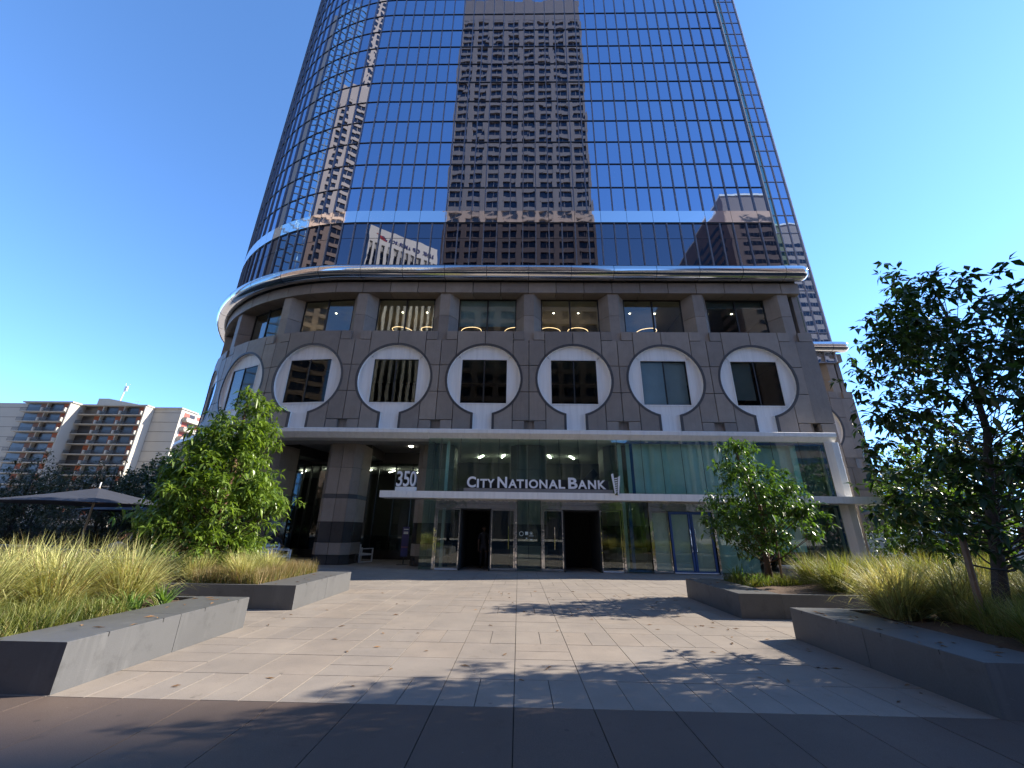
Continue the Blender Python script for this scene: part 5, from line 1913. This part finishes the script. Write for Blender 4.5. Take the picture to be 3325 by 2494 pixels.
# ------------------------------------------------------------------ tiled wall and ledge on the right
M['tile_wall'] = None
t_ = NT('tile_wall')
br = t_.n('ShaderNodeTexBrick')
br.offset = 0.0
br.inputs['Color1'].default_value = (0.50, 0.50, 0.50, 1)
br.inputs['Color2'].default_value = (0.60, 0.60, 0.60, 1)
br.inputs['Mortar'].default_value = (0.30, 0.30, 0.31, 1)
br.inputs['Scale'].default_value = 1.0
br.inputs['Mortar Size'].default_value = 0.006
br.inputs['Brick Width'].default_value = 0.15
br.inputs['Row Height'].default_value = 0.15
mp = t_.n('ShaderNodeMapping')
mp.inputs['Rotation'].default_value = (math.radians(-90), 0, 0)
t_.l(t_.pos(), mp.inputs[0])
t_.l(mp.outputs[0], br.inputs['Vector'])
M['tile_wall'] = t_.done(t_.principled(br.outputs['Color'], 0.4))
tw_ = thing('tiled_wall', 'low pale wall of small square tiles behind the trees on the right', 'wall')
for i in range(12):
    x0 = 15.6 + i * 2.4
    MB().box(x0 + 0.01, x0 + 2.39, 24.0, 24.3, 0.55, 1.75).build('wall_panel', M['tile_wall'], tw_)
MB().box(15.5, 44.5, 23.9, 24.4, 0.0, 0.55).build('plinth', M['concrete_dark'], tw_)
lw = thing('seat_wall', 'long pale topped ledge behind the right foreground planter', 'wall')
for i in range(9):
    x0 = 9.0 + i * 2.6
    MB().box(x0 + 0.005, x0 + 2.595, 14.9, 15.3, 0, 0.52).build('wall_block', M['concrete_dark'], lw)
    MB().box(x0 + 0.005, x0 + 2.595, 14.86, 15.34, 0.525, 0.60).build('coping', M['concrete'], lw)
# shrubs along the right-hand flank
V, F = leaf_cloud([(np.array([x, 22.6 + 0.4 * math.sin(x), z]), 1.0) for x in np.arange(15.3, 20.5, 0.5) for z in (0.5, 1.1, 1.7)], 9, 0.3, 0.13, 91, 7, 0.4)
hd2 = np_mesh('shrub', V, F, M['leaf_back'])
tag(hd2, 'green shrub growing against the right end of the tower base', 'shrub')

# ------------------------------------------------------------------ towers across the street, seen only as reflections in the glass
M['brown_stone'] = stone('brown_stone', (0.245, 0.172, 0.125), 0.06, 0.05, 0.6, 0.05)
M['red_stone'] = stone('red_stone', (0.225, 0.155, 0.13), 0.06, 0.05, 0.6, 0.05)
M['white_stone'] = stone('white_stone', (0.66, 0.63, 0.55), 0.04, 0.04, 0.7, 0.1)
M['far_window'] = plain('far_window', (0.012, 0.014, 0.02), 0.12)
M['blue_mark'] = plain('blue_mark', (0.02, 0.035, 0.16), 0.5)
M['red_mark'] = plain('red_mark', (0.5, 0.03, 0.04), 0.5)


def frame_map(p0, p1):
    """u along the front from p0 to p1, v outwards (to the right of the direction rotated), z up"""
    d = Vector((p1[0] - p0[0], p1[1] - p0[1], 0))
    L = d.length
    d.normalize()
    nn = Vector((d.y, -d.x, 0))
    return (lambda u, v, z: (p0[0] + d.x * u + nn.x * v, p0[1] + d.y * u + nn.y * v, z)), L


def punched(name, label, p0, p1, depth, H, ncol, fh, top, win_w, win_h, mat, zmin=0.0, steps=None):
    t = thing(name, label, 'building')
    Wm, L = frame_map(p0, p1)
    MB().box(0, L, -depth, -0.6, 0, H, W=Wm).build('wall', M[mat], t)
    fr = MB()
    cw = L / ncol
    nf = int((H - top - zmin) / fh)
    pwid = cw - win_w
    for c_ in range(ncol + 1):
        x = c_ * cw
        a, b_ = max(0, x - pwid / 2), min(L, x + pwid / 2)
        fr.box(a, b_, -0.62, 0.0, zmin, H - top, W=Wm)
    for f in range(nf + 1):
        z = H - top - f * fh
        fr.box(0, L, -0.62, -0.05, z - (fh - win_h), z, W=Wm)
    fr.box(0, L, -0.62, 0.02, H - top - 0.05, H, W=Wm)
    fr.build('pier_grid', M[mat], t)
    gl = MB()
    mn = MB()
    for f in range(nf):
        z1 = H - top - f * fh - (fh - win_h)
        for c_ in range(ncol):
            gl.box(c_ * cw + pwid / 2, (c_ + 1) * cw - pwid / 2, -0.6, -0.45, z1 - win_h, z1, W=Wm)
            xm = (c_ + 0.5) * cw
            mn.box(xm - 0.08, xm + 0.08, -0.45, -0.40, z1 - win_h, z1, W=Wm)
    tag(gl.build('windows', M['far_window'], t), kind='stuff')
    tag(mn.build('window_bars', M[mat], t), kind='stuff')
    return t, Wm, L


# facing the bank: front runs so that its outward side looks to +y
punched('brown_tower', 'tall brown stone office tower facing the bank, mirrored in its middle', (22.8, -62), (-24.0, -62), 46, 206, 8, 3.95, 13.0, 4.2, 2.45, 'brown_stone', 20)
for o in []:
    pass
t2, W2, L2 = punched('brown_tower', 'second brown stone tower with a stepped top, mirrored at the curved corner', (-76.0, -72.0), (-113.0, -34.0), 40, 176, 9, 3.95, 9.0, 4.2, 2.45, 'brown_stone', 10)
MB().box(0, 26, -30, -0.3, 176, 240, W=W2).build('upper_step', M['brown_stone'], t2)
gl = MB()
for f in range(15):
    for c_ in range(5):
        gl.box(1.0 + c_ * 4.8, 4.6 + c_ * 4.8, -0.31, -0.2, 178 + f * 3.95, 180.45 + f * 3.95, W=W2)
tag(gl.build('windows', M['far_window'], t2), kind='stuff')

# white tower with vertical ribs and a sign along its top
WB0, WB1 = (-53.0, -176.0), (-89.7, -152.0)
wt = thing('white_tower', 'white ribbed bank tower with lettering along the top, mirrored left of centre', 'building')
Wm, L = frame_map(WB0, WB1)
HW = 172.0
MB().box(0, L, -40, -1.6, 0, HW, W=Wm).build('wall', M['far_window'], wt)
MB().box(0, L, -40, 0.0, HW - 11, HW, W=Wm).build('crown_band', M['white_stone'], wt)
nr = 13
for i in range(nr):
    x = L * i / (nr - 1)
    MB().box(max(0, x - 0.75), min(L, x + 0.75), -1.7, 0.0, 40, HW - 11, W=Wm).build('rib', M['white_stone'], wt)
sp = MB()
for i in range(24):
    z = HW - 16 - i * 4.0
    sp.box(0, L, -1.65, -1.3, z, z + 0.5, W=Wm)
sp.build('spandrel', plain('far_spandrel', (0.10, 0.10, 0.10), 0.5), wt)
MB().box(0, L, -1.65, -0.9, HW - 15, HW - 11, W=Wm).build('spandrel', M['flat_wall'], wt)
# read from the bank, left to right = from larger u to smaller u
txt = "BANK OF AMERICA"
lw_, gap_ = 1.75, 0.45
u = 0.0
total = sum((1.1 if ch == ' ' else lw_ + gap_) for ch in txt)
flag_w = 6.5
start = (L - total - flag_w - 1.0) / 2
ul = start
for ch in txt:
    if ch == ' ':
        ul += 1.1
        continue
    wch = lw_ * (0.45 if ch == 'I' else 1.0)
    me = letter_mesh(ch, 0, wch, 0, 2.5, 0.3, 0.03, [M['blue_mark'], M['blue_mark']])
    o = link('sign_letter', me, wt)
    a = Wm(ul, 0.05, HW - 8.0)
    b_ = Wm(ul + 1.0, 0.05, HW - 8.0)
    o.location = a
    o.rotation_euler = (0, 0, math.atan2(b_[1] - a[1], b_[0] - a[0]))
    ul += wch + gap_
fl_ = MB()
fr_ = MB()
for i in range(4):
    z = HW - 8.4 + i * 0.85
    sh = i * 0.9
    fr_.add([Wm(ul + 0.6 + sh, v, zz) if q else Wm(ul + 4.2 + sh, v, zz) for v in (0.03, 0.15) for q, zz in ((1, z), (0, z + 0.9), (0, z + 1.35), (1, z + 0.45))], [(0, 1, 2, 3), (7, 6, 5, 4), (0, 4, 5, 1), (1, 5, 6, 2), (2, 6, 7, 3), (3, 7, 4, 0)])
for i in range(3):
    z = HW - 8.0 + i * 1.0
    sh = i * 0.9
    fl_.add([Wm(ul + 0.4 + sh, v, zz) if q else Wm(ul + 1.7 + sh, v, zz) for v in (0.16, 0.22) for q, zz in ((1, z), (0, z + 0.3), (0, z + 0.9), (1, z + 0.6))], [(0, 1, 2, 3), (7, 6, 5, 4), (0, 4, 5, 1), (1, 5, 6, 2), (2, 6, 7, 3), (3, 7, 4, 0)])
recalc(fr_.build('sign_stripes', M['red_mark'], wt))
recalc(fl_.build('sign_stripes', M['blue_mark'], wt))

# banded reddish tower on the right
bt = thing('banded_tower', 'reddish stone tower with dark window bands, mirrored at the right end', 'building')
Wm, L = frame_map((175.0, -102.0), (89.0, -102.0))
MB().box(0, L, -60, 0.0, 0, 143, W=Wm).build('wall', M['red_stone'], bt)
bands = MB()
for f in range(24):
    z = 132 - f * 4.6
    bands.box(0.8, L - 6.0, 0.0, 0.06, z - 2.0, z, W=Wm)
    bands.box(L - 0.0, L + 0.06, -56, -4, z - 2.0, z, W=Wm)
tag(bands.build('window_bands', M['far_window'], bt), kind='stuff')
br_ = MB()
for f in range(24):
    z = 132 - f * 4.6
    for i in range(48):
        x = 0.8 + (L - 6.8) * i / 47
        br_.box(x - 0.06, x + 0.06, 0.06, 0.12, z - 2.0, z, W=Wm)
tag(br_.build('window_bars', plain('bar_grey', (0.08, 0.075, 0.08), 0.5), bt), kind='stuff')
MB().box(0, L, -60, 0.3, 143, 143.9, W=Wm).build('coping', M['white_stone'], bt)
MB().box(L, L + 13, -58, -16, 0, 118, W=Wm).build('lower_wing', plain('wing_dark', (0.075, 0.055, 0.055), 0.5), bt)

# pale blue glass tower further left
gt = thing('glass_tower', 'pale blue gridded glass tower, mirrored at the far left of the curve', 'building')
Wm, L = frame_map((-122.0, -52.0), (-158.0, 16.0))
M['blue_glass'] = plain('blue_glass', (0.16, 0.34, 0.50), 0.06, 0.75, 0.03)
MB().box(0, L, -30, 0, 0, 260, W=Wm).build('wall', M['blue_glass'], gt)
gm = MB()
for i in range(15):
    x = L * i / 14
    gm.box(x - 0.15, x + 0.15, 0, 0.3, 0, 260, W=Wm)
for f in range(64):
    gm.box(0, L, 0, 0.25, f * 4.06, f * 4.06 + 0.35, W=Wm)
tag(gm.build('grid', plain('grid_dark', (0.03, 0.04, 0.055), 0.4), gt), kind='stuff')
wv = MB()
for i in range(3):
    wv.box(-0.9 + i * 0.9, -0.45 + i * 0.9, 0.3, 0.9, 0, 240, W=Wm)
wv.build('corner_fin', M['white_panel'], gt)
MB().box(L - 1, L + 14, -26, 2.0, 0, 262, W=Wm).build('end_wall', plain('end_dark', (0.028, 0.03, 0.035), 0.5), gt)

# the block to the right whose shade falls over the near paving
sb = thing('office_block', 'plain office block to the right whose shadow crosses the near paving', 'building')
MB().box(120, 150, 8, 34.05, 0, 120).build('wall', M['concrete'], sb)
for f in range(18):
    MB().box(119.9, 120.0, 9, 33, 3 + f * 6.4, 6.9 + f * 6.4).build('window_band', M['far_window'], sb)

# low dark podium added to cover the tower foot in reflections; grey block beyond
pb = thing('podium_screen', 'added low dark block across the street, covering the foot of the brown tower in reflections', 'building')
MB().box(-75, 34, -58, -46, 0, 19).build('wall', plain('podium_dark', (0.035, 0.033, 0.034), 0.5), pb)
for i in range(30):
    MB().box(-74 + i * 3.6, -73.5 + i * 3.6, -46.0, -45.7, 0, 19).build('pier', plain('podium_pier', (0.08, 0.072, 0.068), 0.6) if i == 0 else bpy.data.materials['podium_pier'], pb)
gb = thing('grey_block', 'grey stepped office block across the street on the right', 'building')
gm_ = stone('grey_block', (0.16, 0.165, 0.17), 0.08, 0.05, 0.7, 0.1)
MB().box(42, 80, -130, -100, 0, 35).box(52, 68, -126, -104, 35, 41).box(57, 63, -122, -108, 41, 46).build('wall', gm_, gb)
for i in range(13):
    MB().box(43 + i * 2.9, 44.2 + i * 2.9, -100, -99.6, 2, 33).build('rib', M['concrete'] if i % 4 == 0 else gm_, gb)
sg_ = 'street trees across the road behind the camera'
for i, (x, y) in enumerate(((-34, -24), (-22, -27), (-10, -24), (3, -27), (14, -24), (30, -28), (-48, -26), (44, -25))):
    h = 9 + (i * 37 % 5) * 0.7
    tree('leafy street tree across the road behind the camera, number %s from the left' % ['three', 'four', 'five', 'six', 'seven', 'eight', 'two', 'nine'][i], (x, y, 0), h, 0.2, [(0.3 * h, 1.6, 0, 0), (0.5 * h, 3.0, 0, 0), (0.75 * h, 2.6, 0, 0), (h, 0.3, 0, 0)], 46, 11, 0.55, 0.34, 'leaf_dark', 'bark_grey', 900 + i, group=sg_, leaves=6)
